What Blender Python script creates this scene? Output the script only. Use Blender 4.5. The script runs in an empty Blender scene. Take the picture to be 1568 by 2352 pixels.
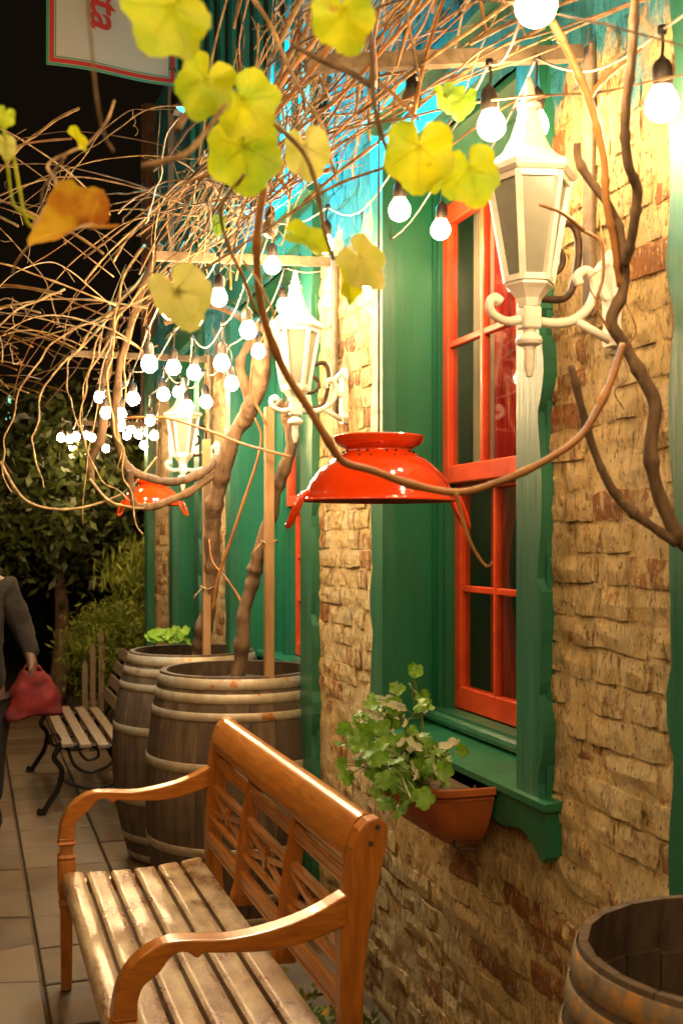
import bpy, math, random
from mathutils import Vector, Matrix, noise
R = math.radians; PI = math.pi; rnd = random.Random(7)
sc = bpy.context.scene; COL = sc.collection

# ------------------------------------------------------------------ camera, world, exposure
CAM = Vector((0, 0, 1.5)); YAW = R(18.26); F = 2584.0; CX = 784.0; HZ = 1243.0
cd = bpy.data.cameras.new('camera'); cam = bpy.data.objects.new('camera', cd); COL.objects.link(cam)
cam.location = CAM; cam.rotation_euler = (R(90), 0, -YAW)
cd.sensor_fit = 'HORIZONTAL'; cd.sensor_width = 24.0; cd.lens = F / 1568 * 24.0
cd.shift_y = (HZ - 1176) / 1568
cd.clip_start = 0.05; cd.clip_end = 300
cd.dof.use_dof = True; cd.dof.focus_distance = 3.1; cd.dof.aperture_fstop = 6.3
sc.camera = cam
w = bpy.data.worlds.new('World'); sc.world = w; w.use_nodes = True
bg = w.node_tree.nodes['Background']; bg.inputs[0].default_value = (1.0, .62, .34, 1); bg.inputs[1].default_value = 0.006
sc.view_settings.view_transform = 'Standard'; sc.view_settings.look = 'None'
sc.view_settings.exposure = 0.0; sc.view_settings.gamma = 1.0
sc.cycles.sample_clamp_indirect = 6.0; sc.cycles.max_bounces = 6; sc.cycles.transparent_max_bounces = 12
BULB_COL = (1.0, .645, .32); BULB_L = 350.0; CYAN_W = 85.0

# ------------------------------------------------------------------ geometry helpers
FW = Vector((math.sin(YAW), math.cos(YAW), 0)); RT = Vector((math.cos(YAW), -math.sin(YAW), 0)); UP = Vector((0, 0, 1))
def ray(px, py): return FW + RT * ((px - CX) / F) + UP * ((HZ - py) / F)
def P(px, py, d): return CAM + ray(px, py) * d
def atX(px, py, X): r = ray(px, py); return CAM + r * (X / r.x)
def atY(px, py, Y): r = ray(px, py); return CAM + r * (Y / r.y)
def proj(p):
    v = Vector(p) - CAM; d = v.dot(FW); return CX + F * v.dot(RT) / d, HZ - F * v.z / d, d
def V(*a): return Vector(a)
class MB:
    def __init__(s): s.v = []; s.f = []; s.t = []; s.tint = 0.5
    def add(s, vs, fs):
        n = len(s.v); s.v += [tuple(v) for v in vs]; s.f += [tuple(i + n for i in f) for f in fs]; s.t += [s.tint] * len(vs)
    def box(s, x0, x1, y0, y1, z0, z1, b=0.0):
        if b <= 0:
            s.add([(x0,y0,z0),(x1,y0,z0),(x1,y1,z0),(x0,y1,z0),(x0,y0,z1),(x1,y0,z1),(x1,y1,z1),(x0,y1,z1)],
                  [(0,3,2,1),(4,5,6,7),(0,1,5,4),(1,2,6,5),(2,3,7,6),(3,0,4,7)]); return
        ax = [(x0, x1), (y0, y1), (z0, z1)]; vs = []; ix = {}
        for i in (0,1):
            for j in (0,1):
                for k in (0,1):
                    for a in range(3):
                        c = [ax[0][i], ax[1][j], ax[2][k]]; sgn = [1 if q == 0 else -1 for q in (i,j,k)]
                        for q in range(3):
                            if q != a: c[q] += sgn[q] * b
                        ix[(i,j,k,a)] = len(vs); vs.append(c)
        fs = []
        for a in range(3):
            o = [q for q in range(3) if q != a]
            for e in (0,1):
                f = []
                for (p, q) in ((0,0),(1,0),(1,1),(0,1)):
                    key = [0,0,0]; key[a] = e; key[o[0]] = p; key[o[1]] = q; f.append(ix[(*key, a)])
                fs.append(f)
            for p in (0,1):
                for q in (0,1):
                    k0 = [0,0,0]; k1 = [0,0,0]; k0[o[0]] = k1[o[0]] = p; k0[o[1]] = k1[o[1]] = q; k1[a] = 1
                    fs.append([ix[(*k0, o[0])], ix[(*k1, o[0])], ix[(*k1, o[1])], ix[(*k0, o[1])]])
        for i in (0,1):
            for j in (0,1):
                for k in (0,1): fs.append([ix[(i,j,k,0)], ix[(i,j,k,1)], ix[(i,j,k,2)]])
        s.add(vs, fs)
    def prism(s, pts, axis, a, b):
        n = len(pts)
        def mk(p, t):
            if axis == 'y': return (p[0], t, p[1])
            if axis == 'x': return (t, p[0], p[1])
            return (p[0], p[1], t)
        s.add([mk(p, a) for p in pts] + [mk(p, b) for p in pts],
              [tuple(range(n))[::-1], tuple(range(n, 2*n))] + [(i, (i+1) % n, (i+1) % n + n, i + n) for i in range(n)])
    def lathe(s, prof, c=(0,0,0), n=24, ph=0.0, cap=False):
        c = Vector(c); m = len(prof); vs = []
        for (r, z) in prof:
            for k in range(n): a = ph + 2*PI*k/n; vs.append(c + V(r*math.cos(a), r*math.sin(a), z))
        fs = [(i*n+k, i*n+(k+1) % n, (i+1)*n+(k+1) % n, (i+1)*n+k) for i in range(m-1) for k in range(n)]
        if cap: fs += [tuple(range(n))[::-1], tuple(range((m-1)*n, m*n))]
        s.add(vs, fs)
    def tube(s, pts, r, n=6, cap=True):
        pts = [Vector(p) for p in pts]; m = len(pts)
        rs = r if isinstance(r, (list, tuple)) else [r]*m
        vs = []; u = None
        for i, p in enumerate(pts):
            t = (pts[min(i+1, m-1)] - pts[max(i-1, 0)])
            if t.length < 1e-9: t = V(0,0,1)
            t.normalize()
            if u is None:
                u = t.cross(V(0,0,1)) if abs(t.z) < .9 else t.cross(V(1,0,0))
            u = (u - t*u.dot(t))
            if u.length < 1e-6: u = t.orthogonal()
            u.normalize(); v = t.cross(u)
            for k in range(n): a = 2*PI*k/n; vs.append(p + (u*math.cos(a) + v*math.sin(a))*rs[i])
        fs = [(i*n+k, i*n+(k+1) % n, (i+1)*n+(k+1) % n, (i+1)*n+k) for i in range(m-1) for k in range(n)]
        if cap: fs += [tuple(range(n))[::-1], tuple(range((m-1)*n, m*n))]
        s.add(vs, fs)
    def beam(s, p, q, wx, wy, upv=(0,0,1)):
        p = Vector(p); q = Vector(q); t = (q-p).normalized(); u = t.cross(Vector(upv)).normalized(); v = u.cross(t)
        vs = []
        for c in (p, q):
            for a, b in ((-1,-1),(1,-1),(1,1),(-1,1)): vs.append(c + u*a*wx/2 + v*b*wy/2)
        s.add(vs, [(0,3,2,1),(4,5,6,7),(0,1,5,4),(1,2,6,5),(2,3,7,6),(3,0,4,7)])
    def build(s, name, mat, parent=None, smooth=False, kind=None):
        root = parent; off = V(0,0,0)
        while root is not None: off += root.location; root = root.parent
        me = bpy.data.meshes.new(name); me.from_pydata([tuple(Vector(v) - off) for v in s.v], [], s.f)
        if smooth:
            me.polygons.foreach_set('use_smooth', [True]*len(me.polygons))
        at = me.attributes.new('tint', 'FLOAT', 'POINT'); at.data.foreach_set('value', s.t)
        if mat: me.materials.append(mat)
        o = bpy.data.objects.new(name, me); COL.objects.link(o); o.parent = parent
        if kind: o['kind'] = kind
        return o
def autosmooth(o, deg=40):
    me = o.data; me.polygons.foreach_set('use_smooth', [True]*len(me.polygons)); me.set_sharp_from_angle(angle=R(deg)); return o
def thing(name, loc, label, cat, group=None):
    o = bpy.data.objects.new(name, None); COL.objects.link(o); o.location = loc; o.empty_display_size = .1
    o['label'] = label; o['category'] = cat
    if group: o['group'] = group
    return o
def copy_tree(o, parent=None):
    c = o.copy(); COL.objects.link(c); c.parent = parent
    for ch in [x for x in COL.objects if x.parent == o]: copy_tree(ch, c)
    return c
def tagged(o, label, cat, group=None):
    o['label'] = label; o['category'] = cat
    if group: o['group'] = group
    return o
def catmull(pts, k=6):
    pts = [Vector(p) for p in pts]; out = []
    if len(pts) < 3: return [pts[0].lerp(pts[-1], i/k) for i in range(k+1)]
    q = [pts[0]*2 - pts[1]] + pts + [pts[-1]*2 - pts[-2]]
    for i in range(1, len(q)-2):
        for j in range(k):
            t = j/k; a, b, c, d = q[i-1], q[i], q[i+1], q[i+2]
            out.append(.5*((2*b) + (c-a)*t + (2*a-5*b+4*c-d)*t*t + (3*b-a-3*c+d)*t**3))
    out.append(pts[-1]); return out

# ------------------------------------------------------------------ materials
def M(name, col, rough=.5, metal=0.0, noise_s=None, col2=None, thr=(.4,.6), bump=0.0, bump_s=40, stretch=(1,1,1), coat=0.0,
      col3=None, n3=(6, .6, .68), sub=0.0, trans=0.0, spec=.5, tintmix=None, rough2=None, detail=6, coatr=.12):
    m = bpy.data.materials.new(name); m.use_nodes = True; nt = m.node_tree; N = nt.nodes; L = nt.links
    b = N['Principled BSDF']; b.inputs['Roughness'].default_value = rough; b.inputs['Metallic'].default_value = metal
    b.inputs['Base Color'].default_value = (*col, 1); b.inputs['Specular IOR Level'].default_value = spec
    if coat: b.inputs['Coat Weight'].default_value = coat; b.inputs['Coat Roughness'].default_value = coatr
    geo = N.new('ShaderNodeNewGeometry'); mp = N.new('ShaderNodeMapping'); mp.inputs['Scale'].default_value = stretch
    L.new(geo.outputs['Position'], mp.inputs['Vector'])
    cur = None
    def ns(scale, det=detail, vec=mp):
        n = N.new('ShaderNodeTexNoise'); n.inputs['Scale'].default_value = scale; n.inputs['Detail'].default_value = det
        n.inputs['Roughness'].default_value = .62
        L.new(vec.outputs['Vector'], n.inputs['Vector']); return n
    def ramp(src, a, bb):
        r = N.new('ShaderNodeMapRange'); r.inputs[1].default_value = a; r.inputs[2].default_value = bb
        L.new(src, r.inputs[0]); return r.outputs[0]
    def mix(f, a, c):
        x = N.new('ShaderNodeMix'); x.data_type = 'RGBA'
        if isinstance(f, float): x.inputs[0].default_value = f
        else: L.new(f, x.inputs[0])
        if isinstance(a, tuple): x.inputs[6].default_value = (*a, 1)
        else: L.new(a, x.inputs[6])
        if isinstance(c, tuple): x.inputs[7].default_value = (*c, 1)
        else: L.new(c, x.inputs[7])
        return x.outputs[2]
    if noise_s:
        n1 = ns(noise_s); cur = mix(ramp(n1.outputs['Fac'], *thr), col, col2 or tuple(c*.6 for c in col))
        if rough2 is not None:
            r = N.new('ShaderNodeMapRange'); r.inputs[1].default_value = thr[0]; r.inputs[2].default_value = thr[1]
            r.inputs[3].default_value = rough; r.inputs[4].default_value = rough2
            L.new(n1.outputs['Fac'], r.inputs[0]); L.new(r.outputs[0], b.inputs['Roughness'])
    if col3:
        n2 = ns(n3[0], 4, geo if False else mp); cur = mix(ramp(n2.outputs['Fac'], n3[1], n3[2]), cur if cur else col, col3)
    if tintmix:
        at = N.new('ShaderNodeAttribute'); at.attribute_name = 'tint'
        cur = mix(ramp(at.outputs['Fac'], tintmix[1], tintmix[2]), cur if cur else col, tintmix[0])
    if cur: L.new(cur, b.inputs['Base Color'])
    if bump:
        nb = ns(bump_s, 8); bn = N.new('ShaderNodeBump'); bn.inputs['Strength'].default_value = min(1, bump*4); bn.inputs['Distance'].default_value = bump*.02
        L.new(nb.outputs['Fac'], bn.inputs['Height']); L.new(bn.outputs['Normal'], b.inputs['Normal'])
    if sub:   # leaf-like translucency
        tr = N.new('ShaderNodeBsdfTranslucent'); ms = N.new('ShaderNodeMixShader'); ms.inputs[0].default_value = sub
        if cur: L.new(cur, tr.inputs[0])
        else: tr.inputs[0].default_value = (*col, 1)
        L.new(b.outputs[0], ms.inputs[1]); L.new(tr.outputs[0], ms.inputs[2]); L.new(ms.outputs[0], N['Material Output'].inputs[0])
    m['_'] = 1
    return m
def emis(name, col, L_):
    m = bpy.data.materials.new(name); m.use_nodes = True; nt = m.node_tree; nt.nodes.clear()
    e = nt.nodes.new('ShaderNodeEmission'); e.inputs[0].default_value = (*col, 1); e.inputs[1].default_value = L_
    o = nt.nodes.new('ShaderNodeOutputMaterial'); nt.links.new(e.outputs[0], o.inputs[0]); return m
def glassmat(name, tint, refl=.35, rough=.03):
    m = bpy.data.materials.new(name); m.use_nodes = True; nt = m.node_tree; nt.nodes.clear(); N = nt.nodes; L = nt.links
    t = N.new('ShaderNodeBsdfTransparent'); t.inputs[0].default_value = (*tint, 1)
    g = N.new('ShaderNodeBsdfGlossy'); g.inputs[1].default_value = rough
    f0 = N.new('ShaderNodeLayerWeight'); f0.inputs[0].default_value = .5; f1 = N.new('ShaderNodeMath'); f1.operation = 'POWER'; f1.inputs[1].default_value = 4.0; L.new(f0.outputs['Facing'], f1.inputs[0]); f = N.new('ShaderNodeMapRange'); f.inputs[3].default_value = .03; f.inputs[4].default_value = .75; L.new(f1.outputs[0], f.inputs[0])
    x = N.new('ShaderNodeMixShader'); o = N.new('ShaderNodeOutputMaterial')
    L.new(f.outputs[0], x.inputs[0]); L.new(t.outputs[0], x.inputs[1]); L.new(g.outputs[0], x.inputs[2]); L.new(x.outputs[0], o.inputs[0]); return m

m_green = M('green_paint', (.007,.105,.050), .38, noise_s=5, col2=(.012,.155,.080), thr=(.35,.7), bump=.12, bump_s=18, stretch=(2,2,.2), coat=.15, coatr=.3, col3=(.03,.13,.08), n3=(22,.66,.72))
m_green2 = M('green_paint_weathered', (.012,.115,.062), .42, noise_s=9, col2=(.035,.165,.10), thr=(.4,.75), bump=.16, bump_s=24, stretch=(2.2,2.2,.18), coat=.1, coatr=.35, col3=(.10,.13,.07), n3=(30,.68,.74))
m_red = M('red_window_paint', (.64,.070,.014), .36, noise_s=9, col2=(.50,.045,.01), bump=.16, bump_s=30, coat=.2, coatr=.2, col3=(.7,.35,.2), n3=(38,.72,.76))
def brick_material(name, kind):
    m = bpy.data.materials.new(name); m.use_nodes = True; nt = m.node_tree; N = nt.nodes; L = nt.links
    b = N['Principled BSDF']; b.inputs['Roughness'].default_value = .85; b.inputs['Specular IOR Level'].default_value = .25
    geo = N.new('ShaderNodeNewGeometry'); at = N.new('ShaderNodeAttribute'); at.attribute_name = 'tint'
    def ns(s, d=6, sc_=(1,1,1)):
        mp = N.new('ShaderNodeMapping'); mp.inputs['Scale'].default_value = sc_; L.new(geo.outputs['Position'], mp.inputs[0])
        n = N.new('ShaderNodeTexNoise'); n.inputs['Scale'].default_value = s; n.inputs['Detail'].default_value = d; n.inputs['Roughness'].default_value = .65
        L.new(mp.outputs[0], n.inputs[0]); return n.outputs['Fac']
    def rg(src, a, c, d=0., e=1.):
        r = N.new('ShaderNodeMapRange'); r.inputs[1].default_value = a; r.inputs[2].default_value = c; r.inputs[3].default_value = d; r.inputs[4].default_value = e
        L.new(src, r.inputs[0]); return r.outputs[0]
    def mth(op, a, c):
        x = N.new('ShaderNodeMath'); x.operation = op
        for i, q in enumerate((a, c)):
            if isinstance(q, (int, float)): x.inputs[i].default_value = q
            else: L.new(q, x.inputs[i])
        return x.outputs[0]
    def mix(f, a, c):
        x = N.new('ShaderNodeMix'); x.data_type = 'RGBA'; L.new(f, x.inputs[0])
        for i, q in ((6, a), (7, c)):
            if isinstance(q, tuple): x.inputs[i].default_value = (*q, 1)
            else: L.new(q, x.inputs[i])
        return x.outputs[2]
    cream = mix(rg(ns(16), .35, .65), (.90,.70,.36), (.78,.56,.23))
    # how worn: per brick tint plus patchy noise
    wear = mth('ADD', mth('MULTIPLY', ns(30, 8, (1,1.2,.7)), .70), mth('MULTIPLY', at.outputs['Fac'], .42 if kind == 'brick' else .12))
    clay = mix(rg(ns(55), .35, .65), (.50,.20,.05), (.34,.15,.06))
    c = mix(rg(wear, .645, .74), cream, clay)
    c = mix(rg(ns(4.5, 5), .62, .78), c, (.42,.29,.15))
    c = mix(rg(ns(60, 6, (1,1.3,.45)), .57, .66), c, (.30,.18,.075))
    c = mix(rg(ns(110, 4, (1,1.2,.6)), .62, .67), c, (.10,.055,.02))
    c = mix(rg(ns(22, 7), .60, .68), c, (.52,.25,.06))
    c = mix(rg(ns(85, 5, (1,1.5,.5)), .60, .66), c, (.86,.68,.38))
    sep = N.new('ShaderNodeSeparateXYZ'); L.new(geo.outputs['Position'], sep.inputs[0])
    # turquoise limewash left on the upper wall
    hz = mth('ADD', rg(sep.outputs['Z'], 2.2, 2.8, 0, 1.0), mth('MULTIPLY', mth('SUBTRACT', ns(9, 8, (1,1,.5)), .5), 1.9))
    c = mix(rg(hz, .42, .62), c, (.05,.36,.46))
    # orange bounce light painted in near the pavement, plus some dirt
    lo = mth('ADD', rg(sep.outputs['Z'], .75, 0.05, 0, .55), mth('MULTIPLY', mth('SUBTRACT', ns(6, 7), .5), 1.2))
    c = mix(rg(lo, .35, .95), c, (.30,.155,.05))
    L.new(c, b.inputs['Base Color'])
    h = mth('ADD', mth('MULTIPLY', ns(42, 9, (1,1.3,.6)), 1.0), mth('MULTIPLY', ns(120, 8, (1,1.4,.6)), .75))
    h = mth('ADD', h, mth('MULTIPLY', rg(ns(24, 8, (1,1.5,.5)), .52, .60), .5))
    bn = N.new('ShaderNodeBump'); bn.inputs['Strength'].default_value = 1.0; bn.inputs['Distance'].default_value = .026
    L.new(h, bn.inputs['Height']); L.new(bn.outputs[0], b.inputs['Normal'])
    return m
m_brick = brick_material('limewashed_brick', 'brick'); m_mortar = brick_material('lime_mortar', 'mortar')
m_bench = M('varnished_teak', (.46,.165,.020), .30, noise_s=16, col2=(.30,.095,.013), thr=(.35,.65), bump=.06, bump_s=30, stretch=(5,.6,5), coat=.5, coatr=.14, col3=(.22,.07,.012), n3=(5,.62,.82))
m_bench_v = M('varnished_teak_v', (.46,.165,.020), .30, noise_s=16, col2=(.30,.095,.013), thr=(.35,.65), bump=.06, bump_s=30, stretch=(5,5,.6), coat=.5, coatr=.14, col3=(.22,.07,.012), n3=(5,.62,.82))
m_bench_x = M('varnished_teak_x', (.46,.165,.020), .30, noise_s=16, col2=(.30,.095,.013), thr=(.35,.65), bump=.06, bump_s=30, stretch=(.8,5,5), coat=.5, coatr=.14, col3=(.22,.07,.012), n3=(5,.62,.82))
m_slat = M('worn_teak_slat', (.19,.088,.032), .26, noise_s=7, col2=(.45,.31,.145), thr=(.38,.64), bump=.34, bump_s=34, stretch=(2.2,1,2.2), coat=.5, coatr=.18, rough2=.42, col3=(.10,.05,.02), n3=(26,.68,.74))
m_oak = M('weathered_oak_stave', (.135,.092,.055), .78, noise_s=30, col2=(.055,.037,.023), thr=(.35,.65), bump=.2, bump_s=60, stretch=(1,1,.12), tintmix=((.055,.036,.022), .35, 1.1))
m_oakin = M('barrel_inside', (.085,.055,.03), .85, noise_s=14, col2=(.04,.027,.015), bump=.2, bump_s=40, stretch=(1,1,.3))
m_hoop = M('galvanised_hoop', (.42,.36,.26), .5, .35, noise_s=22, col2=(.34,.27,.18), thr=(.4,.65), bump=.05, bump_s=60, col3=(.34,.13,.03), n3=(14,.60,.70))
m_hooprust = M('rusty_hoop', (.17,.13,.08), .7, .1, noise_s=20, col2=(.38,.18,.03), thr=(.50,.62), bump=.1, bump_s=60, col3=(.10,.06,.03), n3=(30,.58,.70))
m_white = M('white_lamp_paint', (.74,.71,.62), .4, noise_s=20, col2=(.60,.53,.40), thr=(.45,.75), bump=.04, bump_s=60, coat=.2, col3=(.22,.13,.06), n3=(60,.72,.76))
m_frost = M('frosted_lamp_pane', (.42,.42,.33), .22, noise_s=8, col2=(.34,.34,.27), sub=.35)
m_bracket = M('old_painted_timber', (.20,.15,.09), .8, noise_s=18, col2=(.12,.08,.045), thr=(.42,.62), bump=.15, bump_s=50)
m_iron = M('dark_rusted_iron', (.10,.055,.03), .6, .5, noise_s=30, col2=(.05,.03,.02), bump=.08, bump_s=60)
m_castiron = M('black_cast_iron', (.018,.014,.011), .45, .6, bump=.04, bump_s=60)
m_pale_slat = M('painted_bench_slat', (.22,.155,.09), .55, noise_s=18, col2=(.15,.10,.06), stretch=(4,1,4), bump=.05, bump_s=40)
m_socket = M('black_rubber_socket', (.022,.016,.012), .5)
m_cable = M('pale_plastic_cable', (.36,.32,.26), .45)
m_enamel = M('orange_red_enamel', (.80,.06,.004), .12, noise_s=4, col2=(.70,.045,.004), coat=1.0, coatr=.04)
m_enamel_in = M('dark_enamel_inside', (.20,.035,.01), .4)
m_dark = M('dark_hole', (.01,.006,.004), .9)
m_terra = M('terracotta_plastic', (.46,.125,.028), .42, noise_s=3, col2=(.38,.10,.022))
m_soil = M('potting_soil', (.05,.030,.016), .95, noise_s=40, col2=(.12,.075,.04), bump=.4, bump_s=60)
m_bark = M('grey_vine_bark', (.20,.125,.065), .85, noise_s=30, col2=(.085,.05,.026), thr=(.35,.65), bump=.5, bump_s=60, stretch=(1,1,.3))
m_twig = M('dry_vine_cane', (.42,.28,.115), .7, noise_s=22, col2=(.17,.095,.04), bump=.1, bump_s=80)
m_cane = M('orange_vine_cane', (.38,.17,.04), .5, noise_s=12, col2=(.22,.095,.03), thr=(.35,.65), bump=.08, bump_s=60)
m_stake = M('pine_stake', (.36,.22,.10), .7, noise_s=16, col2=(.25,.14,.06), stretch=(1,1,.15), bump=.1, bump_s=50)
m_string = M('jute_twine', (.30,.20,.10), .9)
m_leafY = M('yellow_vine_leaf', (.70,.69,.010), .5, noise_s=14, col2=(.36,.54,.02), thr=(.4,.62), bump=.12, bump_s=45, sub=.42, col3=(.42,.15,.02), n3=(34,.70,.76))
m_leafP = M('pale_vine_leaf', (.66,.60,.16), .5, noise_s=20, col2=(.50,.55,.08), thr=(.4,.62), bump=.12, bump_s=45, sub=.42, col3=(.45,.22,.04), n3=(30,.66,.74))
m_leafO = M('dry_orange_vine_leaf', (.58,.36,.02), .6, noise_s=16, col2=(.42,.13,.012), thr=(.42,.6), bump=.2, bump_s=40, sub=.35)
m_leafG = M('green_geranium_leaf', (.16,.33,.018), .45, noise_s=30, col2=(.09,.22,.012), bump=.1, bump_s=60, sub=.25, tintmix=((.55,.55,.36), .80, .82))
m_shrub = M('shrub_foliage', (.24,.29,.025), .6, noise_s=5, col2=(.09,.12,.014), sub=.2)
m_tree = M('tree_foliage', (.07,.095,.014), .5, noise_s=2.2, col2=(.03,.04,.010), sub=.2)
m_slab = M('sandstone_slab', (.125,.078,.036), .60, noise_s=5.5, col2=(.065,.040,.019), thr=(.35,.7), bump=.12, bump_s=30, tintmix=((.19,.13,.075), .3, 1.2), col3=(.10,.065,.035), n3=(17,.68,.74))
m_ground = M('sandy_joint_ground', (.105,.070,.038), .9, noise_s=8, bump=.2, bump_s=40)
m_cloth = M('banner_cloth', (.50,.47,.40), .8, noise_s=2.5, col2=(.52,.46,.38), sub=.2)
m_bred = M('banner_red', (.42,.025,.012), .8); m_bgreen = M('banner_green', (.03,.23,.13), .8); m_bdark = M('banner_black', (.05,.04,.035), .8)
m_curt_r = M('red_curtain', (.48,.015,.012), .8, sub=.2); m_curt_w = M('white_curtain', (.55,.48,.38), .85, sub=.2)
m_room = M('dim_room_wall', (.10,.05,.028), .9, noise_s=3, col2=(.05,.025,.015))
m_glass = glassmat('window_glass', (.92,.93,.9))
m_bulb = emis('warm_bulb_glow', BULB_COL, BULB_L)
m_brown = M('brown_post_paint', (.10,.05,.025), .6, noise_s=6)
m_turq = M('turquoise_gap_light', (.02,.30,.33), .6, noise_s=8, col2=(.015,.22,.24)); m_darkboard = M('dark_board', (.045,.033,.016), .7, noise_s=7)
m_skin = M('skin', (.13,.07,.045), .5); m_coat = M('dark_coat_cloth', (.022,.015,.011), .95, noise_s=14, col2=(.010,.007,.005), bump=.2, bump_s=30)
m_trous = M('black_trousers', (.015,.012,.010), .9); m_hair = M('blond_hair', (.55,.32,.09), .5, noise_s=60, stretch=(1,1,.1)); m_shoe = M('black_shoe', (.012,.01,.009), .4)
m_bag = M('red_bag_cloth', (.18,.007,.005), .8, noise_s=8, col2=(.09,.004,.004), bump=.1, bump_s=20); m_bag2 = M('grey_bag_cloth', (.16,.13,.10), .8)

# ================================================================== SETTING
XW = 1.24      # face of the brick wall
XB = 1.21      # face of the boards fixed round each opening
g = MB(); S = 60
g.add([(-S,-S,0),(S,-S,0),(S,S,0),(-S,S,0)], [(0,1,2,3)])
ground = g.build('ground', m_ground, None, kind='structure')
pav = MB(); pav.add([(-4,-1,.004),(XW+.3,-1,.004),(XW+.3,14,.004),(-4,14,.004)], [(0,1,2,3)])
pavement = pav.build('pavement', m_ground, None, kind='structure')
def slab(pts, i, j=.003):
    b = MB(); b.tint = rnd.random(); c = sum((Vector((*p, 0)) for p in pts), V(0,0,0)) / len(pts)
    z = .022 + rnd.uniform(-.0025, .0025); n = len(pts); ins = []
    for p in pts: v = Vector((*p, 0)) - c; ins.append(c + v * (1 - .006/max(v.length, .05)))
    vs = [(p[0], p[1], .001) for p in pts] + [(p[0], p[1], z-.004) for p in pts] + [(p.x, p.y, z) for p in ins]
    fs = [tuple(range(2*n, 3*n))]
    for k in range(n):
        l = (k+1) % n; fs += [(k, l, l+n, k+n), (k+n, l+n, l+2*n, k+2*n)]
    b.add(vs, fs); return b
slabs = []
gp = .005
def q4(x0, x1, y0, y1, s0=0, s1=0): return [(x0+gp, y0+gp+s0), (x1-gp, y0+gp+s1), (x1-gp, y1-gp+s1), (x0+gp, y1-gp+s0)]
y = 3.52; row = 0
while y < 9.5:
    for k, (x0, x1) in enumerate(((.232, .60), (.60, .95), (.95, 1.24))):
        slabs.append(q4(x0, x1, y, y+.345))
    y += .35; row += 1
y = -1
while y < 3.5:
    for x0 in (-2.4, -1.8, -1.2, -.6, 0, .6): slabs.append(q4(x0 + (.06 if x0 > .3 else 0), min(x0+.6, 1.22), y, min(y+.48, 3.5)))
    y += .49
# zig-zag crazy paving left of the straight joint
y = 3.52; k = 0
while y < 9.5:
    h = (.42, .30, .38, .26)[k % 4]; tl = .10 * (1 if k % 2 else -1); tr = -tl*.4
    y1 = y + h; tl1 = .10 * (1 if (k+1) % 2 else -1); tr1 = -tl1*.4
    for (x0, x1) in ((-.35, .228), (-.95, -.35), (-1.6, -.95)):
        a = tl if x0 > -.5 else -tl; b_ = tr if x0 > -.5 else tl
        a1 = tl1 if x0 > -.5 else -tl1; b1 = tr1 if x0 > -.5 else tl1
        slabs.append([(x0+gp, y+gp+(a if k else 0)), (x1-gp, y+gp+(b_ if k else 0)), (x1-gp, y1-gp+b1), (x0+gp, y1-gp+a1)])
    y = y1; k += 1
for i, s in enumerate(slabs): slab(s, i).build('paving_slab', m_slab, pavement)

# ---------------------------------------------------------------- restaurant building
bld = thing('restaurant_building', (XW, 3.0, 0), 'old restaurant front of limewashed brick with green boarded window openings', 'building')
OPEN = [(.75, 1.66, .15, 2.62), (2.37, 3.262, .905, 2.62), (4.18, 5.41, .15, 2.62), (6.35, 7.06, .15, 2.62)]
def inopen(y, z, m=0): return any(a-m < y < b+m and c-m < z < d+m for a, b, c, d in OPEN)
Y0, Y1, Z1 = -.6, 8.0, 4.6
mo = MB(); st = .02; ny = int((Y1-Y0)/st); nz = int(Z1/st); idx = {}
def yv(i): return Y0 + i*st
for i in range(ny+1):
    for j in range(nz+1):
        yy, zz = yv(i), j*st
        d = noise.noise(V(yy*9, zz*9, 3))*.008 + noise.noise(V(yy*38, zz*38, 9))*.004
        idx[(i,j)] = len(mo.v); mo.v.append((XW + .0030 + d, yy, zz)); mo.t.append(.3)
for i in range(ny):
    for j in range(nz):
        if inopen(yv(i)+st/2, j*st+st/2, .016): continue
        mo.f.append((idx[(i,j)], idx[(i,j+1)], idx[(i+1,j+1)], idx[(i+1,j)]))
wall = mo.build('wall', m_mortar, bld, smooth=True)
# solid body of the wall end and roof edge behind the face
bb = MB(); bb.box(XW+.03, XW+.3, Y1-.3, Y1, 0, Z1); bb.box(XW+.03, 5, Y0, Y1, Z1-.1, Z1); bb.box(XW+.5, 5, Y1-.2, Y1-.02, 0, Z1-.12)
bb.build('wall_core', m_room, bld)
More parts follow.
